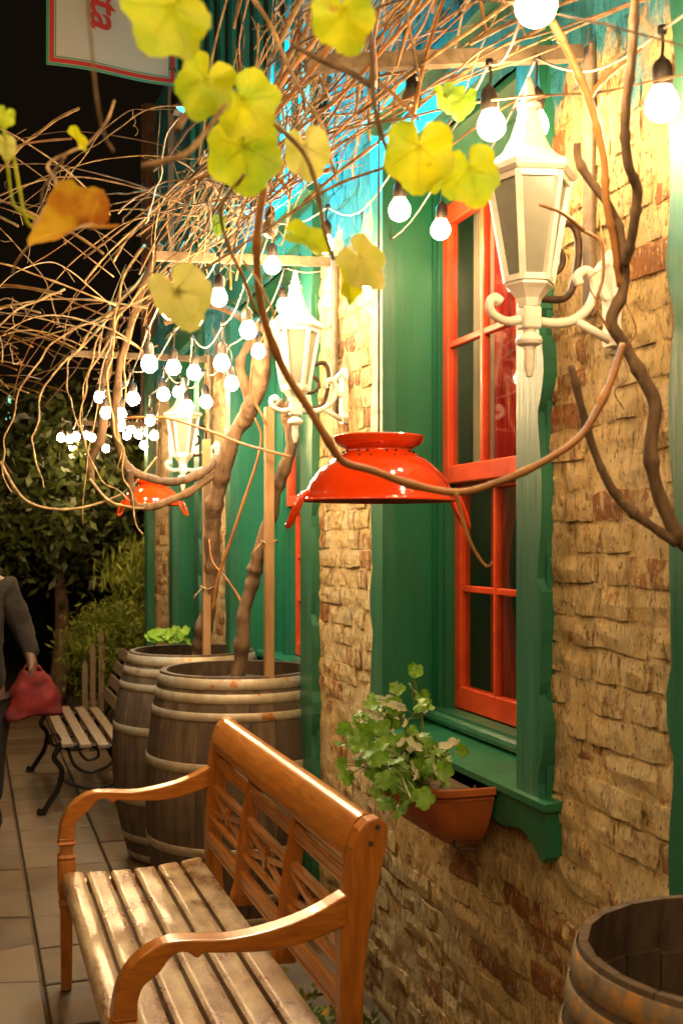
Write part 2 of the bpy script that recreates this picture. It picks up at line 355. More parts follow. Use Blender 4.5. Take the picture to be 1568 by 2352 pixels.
# bricks
BR = []; z = .0; c = 0
while z < 3.7:
    h = .067; y = 1.66 - rnd.random()*.2 - (c % 2)*.06
    while y < 8.0:
        ln = rnd.choice((.10, .20, .19, .14, .10)) * rnd.uniform(.9, 1.08)
        a, b_ = y, y+ln; y += ln + .012
        if b_ > 7.99: continue
        ov = [o for o in OPEN if a < o[1]+.01 and b_ > o[0]-.01 and z < o[3] and z+h > o[2]-.005]
        if ov:
            o = ov[0]
            if a < o[0]-.05: b_ = o[0]-.012
            elif b_ > o[1]+.05: a = o[1]+.012
            else: continue
        cov = sum(1 for q in (a, b_) for s_ in (0,) if 7.5 < q)
        BR.append((a, b_, z+.003, z+h-.006))
    z += h; c += 1
def brick_mb(m, a, b, z0, z1):
    m.tint = rnd.random(); pr = rnd.uniform(.0015, .0055) if rnd.random() < .6 else rnd.uniform(-.002, .002) if rnd.random() > .08 else -.003
    nx, nz_ = 4, 2; vs = []; cz = (z0+z1)/2; tilt = rnd.uniform(-.03,.03); sk = rnd.uniform(-.05,.05)
    for j in range(nz_+1):
        for i in range(nx+1):
            u, v_ = i/nx, j/nz_; e = (i in (0,nx)) or (j in (0,nz_)); cn = (i in (0,nx)) and (j in (0,nz_))
            yy = a + (b-a)*u + rnd.uniform(-.0035,.0035); zz = z0 + (z1-z0)*v_ + rnd.uniform(-.003,.003) + (u-.5)*(b-a)*sk
            if cn: yy += rnd.uniform(-.001,.003)*(1 if i == 0 else -1); zz += rnd.uniform(-.001,.003)*(1 if j == 0 else -1)
            vs.append((XW - pr + (.003 if e else 0) + (v_-.5)*tilt*.06 + rnd.uniform(-.0028,.0028), yy, zz))
    fs = [(j*(nx+1)+i, (j+1)*(nx+1)+i, (j+1)*(nx+1)+i+1, j*(nx+1)+i+1) for j in range(nz_) for i in range(nx)]
    rim = list(range(nx+1)) + [(j)*(nx+1)+nx for j in range(1, nz_+1)] + [nz_*(nx+1)+i for i in range(nx-1, -1, -1)] + [j*(nx+1) for j in range(nz_-1, 0, -1)]
    n0 = len(vs)
    for r_ in rim: v = vs[r_]; vs.append((XW+.014, v[1], v[2]))
    for k in range(len(rim)): l = (k+1) % len(rim); fs.append((rim[k], rim[l], n0+l, n0+k))
    m.add(vs, fs)
def bsize(br):
    p = proj((XW, (br[0]+br[1])/2, (br[2]+br[3])/2))
    if not (-20 < p[0] < 1590 and -20 < p[1] < 2372): return 0
    q0 = proj((XW, br[0], br[2])); q1 = proj((XW, br[1], br[3])); return abs(q0[0]-q1[0])*abs(F*(br[3]-br[2])/p[2])
BR.sort(key=bsize, reverse=True); rest = MB()
for i, br in enumerate(BR):
    if i < 300: b = MB(); brick_mb(b, *br); b.build('brick', m_brick, bld)
    else: brick_mb(rest, *br)
rest.build('brickwork', m_brick, bld, kind='stuff')

# fretwork boards beside openings; profile offset of the wavy edge by height
def wavy(z, ph=0.0):
    t = (z + ph) % .82 / .82
    if t < .12: return .0
    if t < .16: return -.020
    if t < .60: return -.020 + .022*math.sin((t-.16)/.44*PI/1.0)
    if t < .86: return -.020 + .030*math.sin((t-.60)/.26*PI)
    return -.004
def fret(yin, yout, z0, z1, ph, name='fretwork_board', mat=None):
    s_ = 1 if yout > yin else -1; n = 60; pts = [(yin, z0)]; pts2 = []
    for i in range(n+1): zz = z0 + (z1-z0)*i/n; pts2.append((yout + s_*wavy(zz, ph), zz))
    m = MB(); m.prism([(yin, z0)] + pts2 + [(yin, z1)], 'x', XB, XW+.012)
    # thin backing board seen where the edge is cut away
    m.box(XW-.012, XW+.02, min(yin+s_*.01, yout-s_*.006), max(yin+s_*.01, yout-s_*.006), z0+.002, z1-.002)
    return m.build(name, mat or m_green2, bld)
fret(2.366, 2.245, .9225, 2.66, .35)
fret(3.262, 3.370, .9225, 2.66, .1)
fret(4.175, 4.015, .20, 2.66, .55)
fret(5.41, 5.52, .20, 2.66, .2)
fret(6.345, 6.20, .20, 2.66, .0)
fret(7.06, 7.20, .20, 2.66, .3)
fret(1.655, 1.762, .20, 3.6, .22)
cp = MB(); cp.box(1.19, 1.30, 7.98, 8.12, 0, 2.95); cp.build('corner_post', m_green, bld)
cp = MB(); cp.box(1.17, 1.32, 7.98, 8.14, 2.955, 4.6); cp.box(1.150, 1.169, 8.0, 8.03, 2.3, 4.6); cp.build('upper_corner_post', m_brown, bld)
# recess linings, frames and sills
def recess(y0, y1, z0, z1, xd, panel=0.0, sill=True):
    m = MB(); t = .02
    m.box(XW+.0125, xd+.08, y1-.0, y1+t, z0, z1)              # far jamb, facing the camera
    m.box(XW+.0125, xd+.08, y0-t, y0+.0, z0, z1)
    m.box(XW+.0125, xd+.08, y0-t+.002, y1+t-.002, z1, z1+t)
    o = m.build('reveal_lining', m_green, bld)
    f = MB()
    for i, (wd, dp) in enumerate(((.018, 0), (.014, .012), (.016, .004), (.014, .020))):   # stepped moulding at the far side
        yb = y1 - sum(q[0] for q in ((.018,0),(.014,.012),(.016,.004),(.014,.020))[:i]) - panel
        f.box(xd+dp, xd+.07, yb-wd, yb-.0005, z0+.03, z1)
        ya = y0 + sum(q[0] for q in ((.018,0),(.014,.012),(.016,.004),(.014,.020))[:i])
        f.box(xd+dp, xd+.07, ya+.0005, ya+wd, z0+.03, z1)
    if panel:
        f.box(xd+.006, xd+.05, y1-panel, y1-.001, z0+.02, z1-.001); f.box(xd-.006, xd+.0055, y1-panel*.55, y1-panel*.5, z0+.02, z1-.002)
    f.box(xd, xd+.07, y0+.062, y1-.062-panel, z1-.09, z1-.001, )
    f.build('window_moulding', m_green, bld)
recess(2.37, 3.262, .905, 2.62, 1.373)
recess(4.18, 5.41, .15, 2.62, 1.40, panel=.27)
recess(6.35, 7.06, .15, 2.62, 1.39, panel=.0)
recess(.75, 1.65, .15, 2.62, 1.40)
hb = MB()
for (a, b_) in ((2.215, 3.375), (4.015, 5.52), (6.2, 7.2), (.6, 1.762)):
    hb.box(XB+.001, XW+.02, a+.002, b_-.002, 2.662, 2.80); hb.box(XB-.028, XW+.02, a-.02, b_+.02, 2.802, 2.83)
hb.build('head_board', m_green2, bld)
# panels filling the lower part of the tall openings
for (a, b_, xd) in ((4.18, 5.41, 1.40), (6.35, 7.06, 1.39), (.75, 1.65, 1.40)):
    m = MB(); m.box(xd, xd+.05, a+.001, b_-.001, .151, .93); m.box(xd-.06, xd+.05, a+.002, b_-.002, .932, .965, .006)
    m.box(xd-.012, xd-.001, a+.1, b_-.1, .25, .85); m.build('lower_panel', m_green, bld)
# sill and apron of the near window
m = MB()
m.prism([(XB-.016,.905),(XB-.016,.921),(XW+.012,.926),(XW+.012,.905)], 'y', 2.20, 3.39); m.prism([(XW+.0125,.905),(XW+.0125,.926),(1.365,.942),(1.44,.942),(1.44,.905)], 'y', 2.371, 3.261); m.build('window_sill', m_green, bld)
m = MB(); m.tube([(1.355, 2.375, .962), (1.355, 3.258, .962)], .018, 10); m.box(1.36, 1.42, 2.372, 3.26, .944, .985); m.build('sill_moulding', m_green2, bld)
m = MB(); ap = [(2.212,.9045),(2.212,.880),(2.215,.80),(2.228,.786),(2.245,.793),(2.265,.812),(2.30,.830),(2.34,.838),(2.40,.826),(2.44,.822),(2.50,.835)] + [(2.5+i*.09, .835-.004*(i % 2)) for i in range(1, 9)] + [(3.36,.80),(3.375,.880),(3.375,.9045)]
m.prism(ap[::-1], 'x', XB-.006, XW+.02); m.build('sill_apron', m_green, bld)
# sashes
def sash(y0, y1, z0, z1, x, rows, cols, name='window_sash', br=.05, tr=.045, stile=.045):
    m = MB(); t = .035; k = .004
    m.box(x, x+t, y1-stile, y1, z0, z1, k); m.box(x, x+t, y0, y0+stile, z0, z1, k)
    m.box(x+.001, x+t, y0+stile-.004, y1-stile+.004, z0, z0+br, k); m.box(x+.001, x+t, y0+stile-.004, y1-stile+.004, z1-tr, z1, k)
    s = m.build(name, m_red, bld)
    ya, yb, za, zb = y0+stile, y1-stile, z0+br, z1-tr; mu = .02
    for i in range(1, cols):
        q = MB(); yy = ya + (yb-ya)*i/cols; q.box(x+.003, x+t-.006, yy-mu/2, yy+mu/2, za-.003, zb+.003, .004); q.build('glazing_bar', m_red, s)
    for j in range(1, rows):
        q = MB(); zz = za + (zb-za)*j/rows
        for i in range(cols):
            c0 = ya + (yb-ya)*i/cols + (mu/2 if i else -.003); c1 = ya + (yb-ya)*(i+1)/cols - (mu/2 if i < cols-1 else -.003)
            q.box(x+.005, x+t-.008, c0, c1, zz-mu/2, zz+mu/2, .003)
        q.build('glazing_bar', m_red, s)
    for i in range(cols):
        for j in range(rows):
            q = MB(); a = ya+(yb-ya)*i/cols; b_ = ya+(yb-ya)*(i+1)/cols; c0 = za+(zb-za)*j/rows; c1 = za+(zb-za)*(j+1)/rows
            q.box(x+.016, x+.019, a+.004, b_-.004, c0+.004, c1-.004); q.build('pane', m_glass, s)
    return s
sash(2.43, 3.205, 1.675, 2.53, 1.385, 2, 3, br=.055, tr=.06)
sash(2.43, 3.20, .985, 1.70, 1.424, 2, 3, br=.07)
sash(4.24, 5.10, 1.66, 2.53, 1.41, 2, 3); sash(4.24, 5.10, .965, 1.675, 1.448, 3, 3, br=.06)
sash(6.40, 7.0, .965, 2.53, 1.40, 4, 2)
sash(.8, 1.58, .965, 2.53, 1.41, 4, 3)
# upper storey: dark boards, strips coloured turquoise for the cyan light between them
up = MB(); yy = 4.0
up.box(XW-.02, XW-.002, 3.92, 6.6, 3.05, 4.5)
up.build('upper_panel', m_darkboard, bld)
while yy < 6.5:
    q = MB(); q.prism([(yy, 3.0), (yy+.09, 3.06), (yy+.085, 4.5), (yy+.01, 4.5)], 'x', XW-.045, XW-.021); q.build('lit_gap_strip', m_turq, bld); yy += .26
# dim room behind the glass
rm = MB(); rm.box(3.6, 3.65, -.5, 7.9, 0, 3); rm.box(1.6, 3.6, -.5, 7.9, 2.9, 2.95); rm.box(1.6, 3.6, -.5, 7.9, .0, .02); rm.box(1.56, 3.6, 3.6, 3.65, .02, 2.9)
rm.build('room_wall', m_room, bld)
tb = thing('dining_table', (2.0, 2.9, .02), 'small dining table with a white cloth seen through the near window', 'table')
q = MB(); q.lathe([(0,.78),(.33,.78),(.34,.765),(.36,.55),(.34,.54)], (2.1,3.0,0), 32); q.build('tablecloth', m_curt_w, tb, smooth=True)
q = MB(); q.lathe([(.2,.02),(.03,.06),(.03,.764),(.03,.765)], (2.1,3.0,0), 12); q.build('leg', m_castiron, tb, smooth=True)

def curtain(name, y0, y1, z0, z1, x, mat, label, tie=None, wav=9, lean=0):
    m = MB(); n = 60; k = 14; vs = []
    for j in range(k+1):
        v = j/k; zz = z0+(z1-z0)*v
        pinch = 1.0
        if tie: pinch = 1 - .62*math.exp(-((zz-tie)/.22)**2)
        c = y1 if lean > 0 else y0
        for i in range(n+1):
            u = i/n; yy = y0+(y1-y0)*u; yy = c + (yy-c)*pinch
            vs.append((x + .018*math.sin(u*wav*2*PI + 1.3*math.sin(v*2)) , yy, zz))
    m.add(vs, [(j*(n+1)+i, j*(n+1)+i+1, (j+1)*(n+1)+i+1, (j+1)*(n+1)+i) for j in range(k) for i in range(n)])
    o = m.build(name, mat, None, smooth=True); return tagged(o, label, 'curtain')
curtain('curtain', 2.90, 3.07, .95, 2.6, 1.50, m_curt_r, 'red curtain tied back behind the lower sash of the near window', tie=1.42, lean=1)
curtain('curtain', 3.05, 3.14, 1.7, 2.6, 1.475, m_curt_w, 'white net curtain beside the red one behind the upper sash', wav=5, lean=1)
curtain('curtain', 2.44, 2.70, .95, 2.6, 1.53, m_curt_r, 'red curtain hanging at the near side of the near window', tie=1.42)

# ---------------------------------------------------------------- wall brackets of the pergola
def scroll(c, r0, turns, a0, sgn=1, n=30):
    return [V(c[0] + r0*(1-.78*i/n)*math.cos(a0+sgn*turns*2*PI*i/n), c[1], c[2] + r0*(1-.78*i/n)*math.sin(a0+sgn*turns*2*PI*i/n)) for i in range(n+1)]
def bracket(Y, arm, label, drop=0.0, zt=2.50):
    t = thing('pergola_bracket', (XW, Y, zt-.5), label, 'bracket', 'brackets carrying the vine pergola')
    m = MB(); m.box(XW-.016, XW-.004, Y-.018, Y+.018, zt-.55, zt+.02, .003); m.build('wall_bar', m_bracket, t)
    m = MB(); m.beam((XW-.029, Y, zt), (arm, Y+.03, zt-drop),   .024, .030); m.build('arm', m_bracket, t)
    m = MB(); pts = scroll((XW-.10, Y, zt-.43), .055, 1.15, R(95), 1)
    m.tube(pts[::-1] + [V(XW-.05, Y, zt-.41), V(XW-.02, Y, zt-.46)][:0], .007, 6)
    m.tube(catmull([V(XW-.103, Y, zt-.375), V(XW-.05, Y, zt-.36), V(XW-.035, Y, zt-.42), V(XW-.06, Y, zt-.51), V(XW-.13, Y, zt-.52)]), .008, 6)
    m.build('scroll', m_iron, t, smooth=True)
    return t
bracket(2.075, .62, 'pale timber wall bracket with iron scroll above the nearest lantern', .09, 2.52)
bracket(3.80, .60, 'pale timber wall bracket with iron scroll beside the middle lantern', .02, 2.49)
bracket(5.98, .50, 'pale timber wall bracket beyond the far lantern', .0, 2.48)
bracket(7.75, .7, 'small scrolled bracket at the far end of the brick wall', .0, 2.3)

# ---------------------------------------------------------------- lanterns
def lantern(X, Y, z0, label):
    t = thing('wall_lantern', (XW, Y, z0-.36), label, 'lantern', 'white lanterns on the brick wall')
    c = (X, Y, z0)
    m = MB(); n = 6; ph = R(18+30)
    m.lathe([(.090,-.012),(.099,-.006),(.099,.006),(.077,.018),(.052,.040),(.036,.07),(.026,.10),(.020,.125)], c, 6, ph, cap=True)
    m.build('roof', m_white, t)
    m = MB(); m.lathe([(.020,.1255),(.024,.130),(.024,.136),(.013,.140),(.014,.146),(.017,.150),(.012,.157),(.009,.175),(.004,.190),(.001,.192)], c, 14); m.build('roof_finial', m_white, t, smooth=True)
    rt, rb, zt, zb = .081, .045, -.0125, -.215; m = MB()
    def cn(k, r, z): a = ph + 2*PI*k/n; return Vector(c) + V(r*math.cos(a), r*math.sin(a), z)
    for k in range(n):
        m.beam(cn(k, rt, zt), cn(k, rb, zb), .011, .011)
        for (r, z) in ((rt-.001, zt-.006), (rb+.001, zb+.006)): m.beam(cn(k, r, z), cn(k+1, r, z), .009, .012)
    m.build('frame', m_white, t)
    for k in range(n):
        q = MB(); a, b_, d, e = cn(k, rt-.003, zt-.004), cn(k+1, rt-.003, zt-.004), cn(k+1, rb-.003, zb+.004), cn(k, rb-.003, zb+.004)
        nn = (b_-a).cross(e-a).normalized()*.002
        q.add([a, b_, d, e, a+nn, b_+nn, d+nn, e+nn], [(0,1,2,3),(7,6,5,4),(0,4,5,1),(1,5,6,2),(2,6,7,3),(3,7,4,0)]); q.build('pane', m_frost, t)
    m = MB(); m.lathe([(.047,-.2155),(.049,-.222),(.040,-.230),(.026,-.246),(.021,-.262)], c, 6, ph, cap=True); m.build('cup', m_white, t)
    m = MB(); m.box(X-.019, X+.019, Y-.019, Y+.019, z0-.305, z0-.2625, .003)
    m.lathe([(.014,-.3055),(.012,-.312),(.024,-.320),(.027,-.328),(.024,-.335),(.013,-.340),(.011,-.350),(.012,-.375),(.009,-.385),(.006,-.398),(.001,-.400)], c, 14)
    autosmooth(m.build('stem', m_white, t))
    za = z0-.284; m = MB(); L = XW-X
    m.tube(catmull([V(X-.062,Y,za+.028),V(X-.076,Y,za+.036),V(X-.086,Y,za+.022),V(X-.078,Y,za+.004),V(X-.05,Y,za-.008),V(X-.02,Y,za-.004)]), [.011]*6+[.009]*25, 8)
    m.tube(catmull([V(X+.02,Y,za-.004),V(X+.06,Y,za-.006),V(X+.10,Y,za+.004),V(X+.135,Y,za+.035),V(X+.148,Y,za+.078),V(X+.130,Y,za+.104),V(X+.108,Y,za+.092),V(X+.112,Y,za+.075)]), .010, 8)
    m.tube([V(X+.10,Y,za+.004), V(XW-.012,Y,za-.035)], .009, 8); m.build('arm', m_white, t, smooth=True)
    m = MB(); pr = [(-.018,-.09),(-.026,-.07),(-.018,-.05),(-.022,0),(-.018,.05),(-.026,.07),(-.014,.095),(0,.105)]
    pts = [(Y+a, za+.045+b_) for a, b_ in pr] + [(Y-a, za+.045+b_) for a, b_ in pr[::-1][1:]]
    m.prism(pts, 'x', XW-.020, XW-.001); m.tube(catmull([V(XW-.02,Y,za+.13),V(XW-.045,Y,za+.10),V(XW-.03,Y,za+.06),V(XW-.02,Y,za+.05)]), .009, 8); m.build('wall_plate', m_white, t)
    return t
lantern(1.043, 1.985, 2.222, 'white hexagonal wall lantern on a scrolled arm, nearest the camera')
lantern(1.055, 3.70, 2.236, 'white hexagonal wall lantern on the pier behind the nearer colander')
lantern(1.05, 5.81, 2.16, 'farthest and smallest of the white wall lanterns, behind the vine trunk')

# ---------------------------------------------------------------- barrels
def barrel(cx, cy, h, rh, rb, label, full=True, hoopmat=None, rot=0.0, soil=True, th=.022):
    t = thing('oak_barrel', (cx, cy, .024), label, 'barrel', 'oak barrels along the wall')
    z0 = .026
    def rr(z): s = (z-z0)/(h-z0)*2-1; return rh + (rb-rh)*(1-s*s)
    ns_ = 22; nz_ = 10
    for k in range(ns_):
        m = MB(); m.tint = rnd.random(); a0 = rot + 2*PI*(k+.012)/ns_; a1 = rot + 2*PI*(k+.988)/ns_; dr = rnd.uniform(-.0015,.0015); vs = []
        for j in range(nz_+1):
            z = z0+(h-z0)*j/nz_; r = rr(z)+dr
            if j == nz_: r -= .001
            for a in (a0, (a0+a1)/2, a1): vs.append((cx+r*math.cos(a), cy+r*math.sin(a), z))
            for a in (a1, a0): vs.append((cx+(r-th)*math.cos(a), cy+(r-th)*math.sin(a), z))
        fs = [(j*5+i, j*5+(i+1) % 5, (j+1)*5+(i+1) % 5, (j+1)*5+i) for j in range(nz_) for i in range(5)] + [(4,3,2,1,0), tuple(nz_*5+i for i in range(5))]
        m.add(vs, fs); m.build('stave', m_oak, t)
    for (f, wd) in ((.968,.036),(.915,.036),(.845,.032),(.645,.037),(.315,.036),(.125,.034),(.03,.034)):
        zc = z0+(h-z0)*f; m = MB(); a_, b_ = zc-wd/2, zc+wd/2
        if f > .96: b_ = h-.008
        zs = [a_, a_+.002, (a_+b_)/2, b_-.002, b_]
        prof = [(rr(a_)+.0005, a_)] + [(rr(z)+.0028, z) for z in zs[1:-1]] + [(rr(b_)+.0005, b_)]
        m.lathe(prof, (cx, cy, 0), 56)
        a = rot + 4.2 + f; p = V(cx+(rr(zc)+.006)*math.cos(a), cy+(rr(zc)+.006)*math.sin(a), zc)
        for s_ in (-.008, .008): m.lathe([(.001,.003),(.0045,0)], p+V(0,0,s_), 6)
        m.build('hoop', hoopmat or m_hoop, t, smooth=True)
    if soil:
        m = MB(); n = 30; zs = h-.065; r0 = rr(zs)-th-.001; vs = [(cx, cy, zs+.01)]
        for q in range(1, 7):
            for k in range(n): a = 2*PI*k/n; r = r0*q/6; vs.append((cx+r*math.cos(a), cy+r*math.sin(a), zs+noise.noise(V(r*9*math.cos(a), r*9*math.sin(a), cx*9))*.012))
        fs = [(0, 1+k, 1+(k+1) % n) for k in range(n)] + [(1+(q-1)*n+k, 1+q*n+k, 1+q*n+(k+1) % n, 1+(q-1)*n+(k+1) % n) for q in range(1, 6) for k in range(n)]
        m.add(vs, fs); m.build('soil', m_soil, t, smooth=True)
    else:
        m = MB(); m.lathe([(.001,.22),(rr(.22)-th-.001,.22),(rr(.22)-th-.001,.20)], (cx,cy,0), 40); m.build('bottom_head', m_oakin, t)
        for k in range(ns_):     # croze step and inner grain seen from above
            a0 = rot+2*PI*(k+.03)/ns_; a1 = rot+2*PI*(k+.97)/ns_; m = MB(); dz = rnd.choice((0,.012,.02)); vs = []
            for z in (.24, h-.075-dz):
                r = rr(z)-th-.001
                for (a, q) in ((a0, r), (a1, r), (a1, r-.009), (a0, r-.009)): vs.append((cx+q*math.cos(a), cy+q*math.sin(a), z))
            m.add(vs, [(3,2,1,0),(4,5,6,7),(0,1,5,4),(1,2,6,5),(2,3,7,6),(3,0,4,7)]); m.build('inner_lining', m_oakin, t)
    return t
barrel(1.03, 4.46, .985, .312, .372, 'weathered oak barrel planter nearer the camera, behind the wooden bench', rot=.05)
barrel(1.0, 5.30, .985, .292, .372, 'second weathered oak barrel planter, partly hidden behind the nearer one', rot=.12)
barrel(1.085, 1.37, .905, .252, .300, 'empty open barrel with a rust-stained hoop in the lower right corner', hoopmat=m_hooprust, rot=.1, soil=False, th=.013)

# ---------------------------------------------------------------- varnished bench
YA, YB = 2.34, 3.80
bench = thing('garden_bench', (.55, 3.07, .024), 'varnished wooden bench with lattice back in the foreground', 'bench')
zs = .42
def seatz(u): return zs - .016*math.sin(u*PI) + .012*u
for k in range(6):
    x0 = .285 + k*.078; x1 = x0 + .066; m = MB(); prof = []
    for i in range(9):
        u = i/8; x = x0+(x1-x0)*u; e = .004 if i in (0, 8) else 0
        if k == 0 and i < 3: e += (.018, .008, .003)[i]
        prof.append((x, seatz((x-.285)/.47)-e))
    n = 24; vs = []
    for j in range(n+1):
        yy = YA+.03+(YB-YA-.06)*j/n
        for (x, z) in prof: vs.append((x, yy, z + noise.noise(V(x*20, yy*5, k))*.0016))
        for (x, z) in ((x1, zs-.032), (x0, zs-.034)): vs.append((x, yy, z))
    w_ = len(prof)+2
    m.add(vs, [(j*w_+i, (j+1)*w_+i, (j+1)*w_+(i+1) % w_, j*w_+(i+1) % w_) for j in range(n) for i in range(w_)] + [tuple(range(w_))[::-1], tuple(range(n*w_, (n+1)*w_))])
    autosmooth(m.build('seat_slat', m_slat, bench), 35)
m = MB()
for Y in (YA+.002, YB-.042):
    m.box(.30, .77, Y, Y+.04, .345, zs-.036)
m.box(.300, .322, YA+.04, YB-.04, .335, zs-.036); m.box(.74, .765, YA+.04, YB-.04, .335, zs-.036); m.build('seat_frame', m_bench, bench)
def arm_outline():
    top = [(480,1758),(440,1780),(400,1796),(350,1809),(300,1816),(250,1815),(215,1817),(185,1829),(160,1850),(143,1878),(136,1905),(134,1925)]
    bot = [(170,1925),(171,1900),(178,1880),(192,1868),(204,1858),(213,1845),(226,1834),(243,1833),(257,1842),(268,1835),(300,1836),(360,1836),(410,1828),(450,1815),(480,1803)]
    return [((p := atY(a, b, YB)).x, p.z) for a, b in top+bot]
AO = arm_outline(); _n = 12
AO = [(p.x, p.z) for p in catmull([V(a,0,b) for a, b in AO[:_n]], 4)] + [(p.x, p.z) for p in catmull([V(a,0,b) for a, b in AO[_n:]], 3)]
for Y in (YA, YB):
    m = MB(); m.prism(AO, 'y', Y-.026, Y+.026); o = m.build('armrest', m_bench_x, bench)
    bv = o.modifiers.new('bevel', 'BEVEL'); bv.width = .007; bv.segments = 3; bv.limit_method = 'ANGLE'; bv.angle_limit = R(50)
_e = (_n-1)*4; xf = (AO[_e][0]+AO[_e+1][0])/2; zf = AO[_e][1]
for Y in (YA, YB):     # turned front legs
    m = MB(); c = (xf, Y, 0); s_ = math.sqrt(2)
    prof = [(.017,.024),(.020,.30),(.026,.305),(.020,.325),(.027,.345),(.028,.40),(.028,.450),(.022,.455),(.028,.462),(.030,.472),(.021,.478),(.020,.50),(.020,.522),(.029,.532),(.031,.54),(.022,.546),(.026,.556),(.026,zf+.002)]
    m.lathe([(r*s_, z if z < .451 or z > zf+.1 or i_ == len(prof)-1 else .45+(z-.45)*(zf-.452)/(.558-.45)) for i_, (r, z) in enumerate(prof)], c, 4, PI/4, cap=True); o = m.build('front_leg', m_bench_v, bench)
    bv = o.modifiers.new('bevel', 'BEVEL'); bv.width = .003; bv.segments = 2; bv.limit_method = 'ANGLE'; bv.angle_limit = R(60)
def backx(z):   # centre line of the back, curving rearwards towards the top
    t = max(0, (z-.42)/.46); return .775 + .045*t*t + .02*t
def post_outline():
    L_ = [(.79,.024),(.775,.20),(.765,.42),(.762,.55),(.765,.65),(.775,.75),(.79,.83),(.805,.868),(.825,.888),(.850,.893),(.870,.880),(.874,.862)]
    R_ = [(.868,.82),(.850,.74),(.830,.65),(.818,.55),(.816,.42),(.835,.20),(.855,.024)]
    return L_+R_
for Y in (YA, YB):
    m = MB(); m.prism(post_outline(), 'y', Y-.0225, Y+.0225); o = m.build('back_post', m_bench_v, bench)
    bv = o.modifiers.new('bevel', 'BEVEL'); bv.width = .005; bv.segments = 2; bv.limit_method = 'ANGLE'; bv.angle_limit = R(50)
    if Y == YA:
        for (x, z) in ((.848,.872),(.832,.838)):
            q = MB(); q.prism([(x+.006*math.cos(a*PI/4), z+.006*math.sin(a*PI/4)) for a in range(8)], 'y', Y-.0245, Y-.022); q.build('dowel', m_oakin, o)
        for z in (.662,.642,.622):
            pass
m = MB(); sec = [(.782,.800),(.786,.79),(.800,.786),(.818,.800),(.838,.825),(.856,.850),(.862,.868),(.858,.884),(.845,.893),(.828,.891),(.812,.880),(.797,.850),(.787,.822)]
m.prism(sec, 'y', YA+.0235, YB-.0235); o = autosmooth(m.build('top_rail', m_bench, bench), 60)
ys = [YA, YA+(YB-YA)/3, YA+2*(YB-YA)/3, YB]
def railseg(y0, y1, z0, z1, th_, name, groove=False):
    m = MB(); x = backx((z0+z1)/2)
    m.box(x-th_/2, x+th_/2, y0, y1, z0, z1, .004)
    if groove: m.box(x-th_/2-.002, x-th_/2+.004, y0, y1, z0+.003, z0+(z1-z0)*.25); m.box(x-th_/2-.002, x-th_/2+.004, y0, y1, z0+(z1-z0)*.38, z0+(z1-z0)*.72)
    return m.build(name, m_bench, bench)
for b0 in range(3):
    y0 = ys[b0] + (.0235 if b0 == 0 else .018); y1 = ys[b0+1] - (.0235 if b0 == 2 else .018)
    railseg(y0, y1, .722, .766, .026, 'back_rail', True); railseg(y0, y1, .648, .670, .024, 'back_rail')
    railseg(y0, y1, .548, .566, .022, 'back_rail'); railseg(y0, y1, .462, .512, .024, 'back_rail', True)
    x = backx(.607); ym = (y0+y1)/2; m = MB()
    for (a, b_) in ((y0, y1), (y1, y0)):
        for (ya_, za_, yb_, zb_) in (((a), .646, ym+(a-ym)*.12, .612), (ym+(b_-ym)*.12, .602, b_, .568)):
            m.beam((x, ya_, za_), (x, yb_, zb_), .012, .016, (0,0,1))
    m.build('lattice_cross', m_bench, bench)
    m = MB(); m.prism([(ym+.022*math.cos(a*PI/8)*(1 if a % 2 == 0 else .75), .607+.034*math.sin(a*PI/8)*(1 if a % 2 == 0 else .75)) for a in range(16)], 'x', x-.009, x+.009)
    m.build('lattice_rosette', m_bench, bench)
for yy in ys[1:3]:
    m = MB(); n = 20; vs = []
    for i in range(n+1):
        z = .405 + (.80-.405)*i/n; t = i/n; x = backx(z)
        wd = .016 + .016*math.exp(-((t-.06)/.09)**2) + .010*math.sin(min(1, t)*PI)
        dp = .016 + .012*math.exp(-((t-.06)/.1)**2) + .004*math.sin(t*PI)
        for (a, b_) in ((-1,-.4),(-1.25,0),(-1,.4),(1,1),(1,-1)): vs.append((x+a*dp, yy+b_*wd*(1 if abs(b_) != 1 else .8), z))
    m.add(vs, [(j*5+i, j*5+(i+1) % 5, (j+1)*5+(i+1) % 5, (j+1)*5+i) for j in range(n) for i in range(5)] + [(4,3,2,1,0), tuple(n*5+i for i in range(5))])
    autosmooth(m.build('back_upright', m_bench_v, bench), 40)

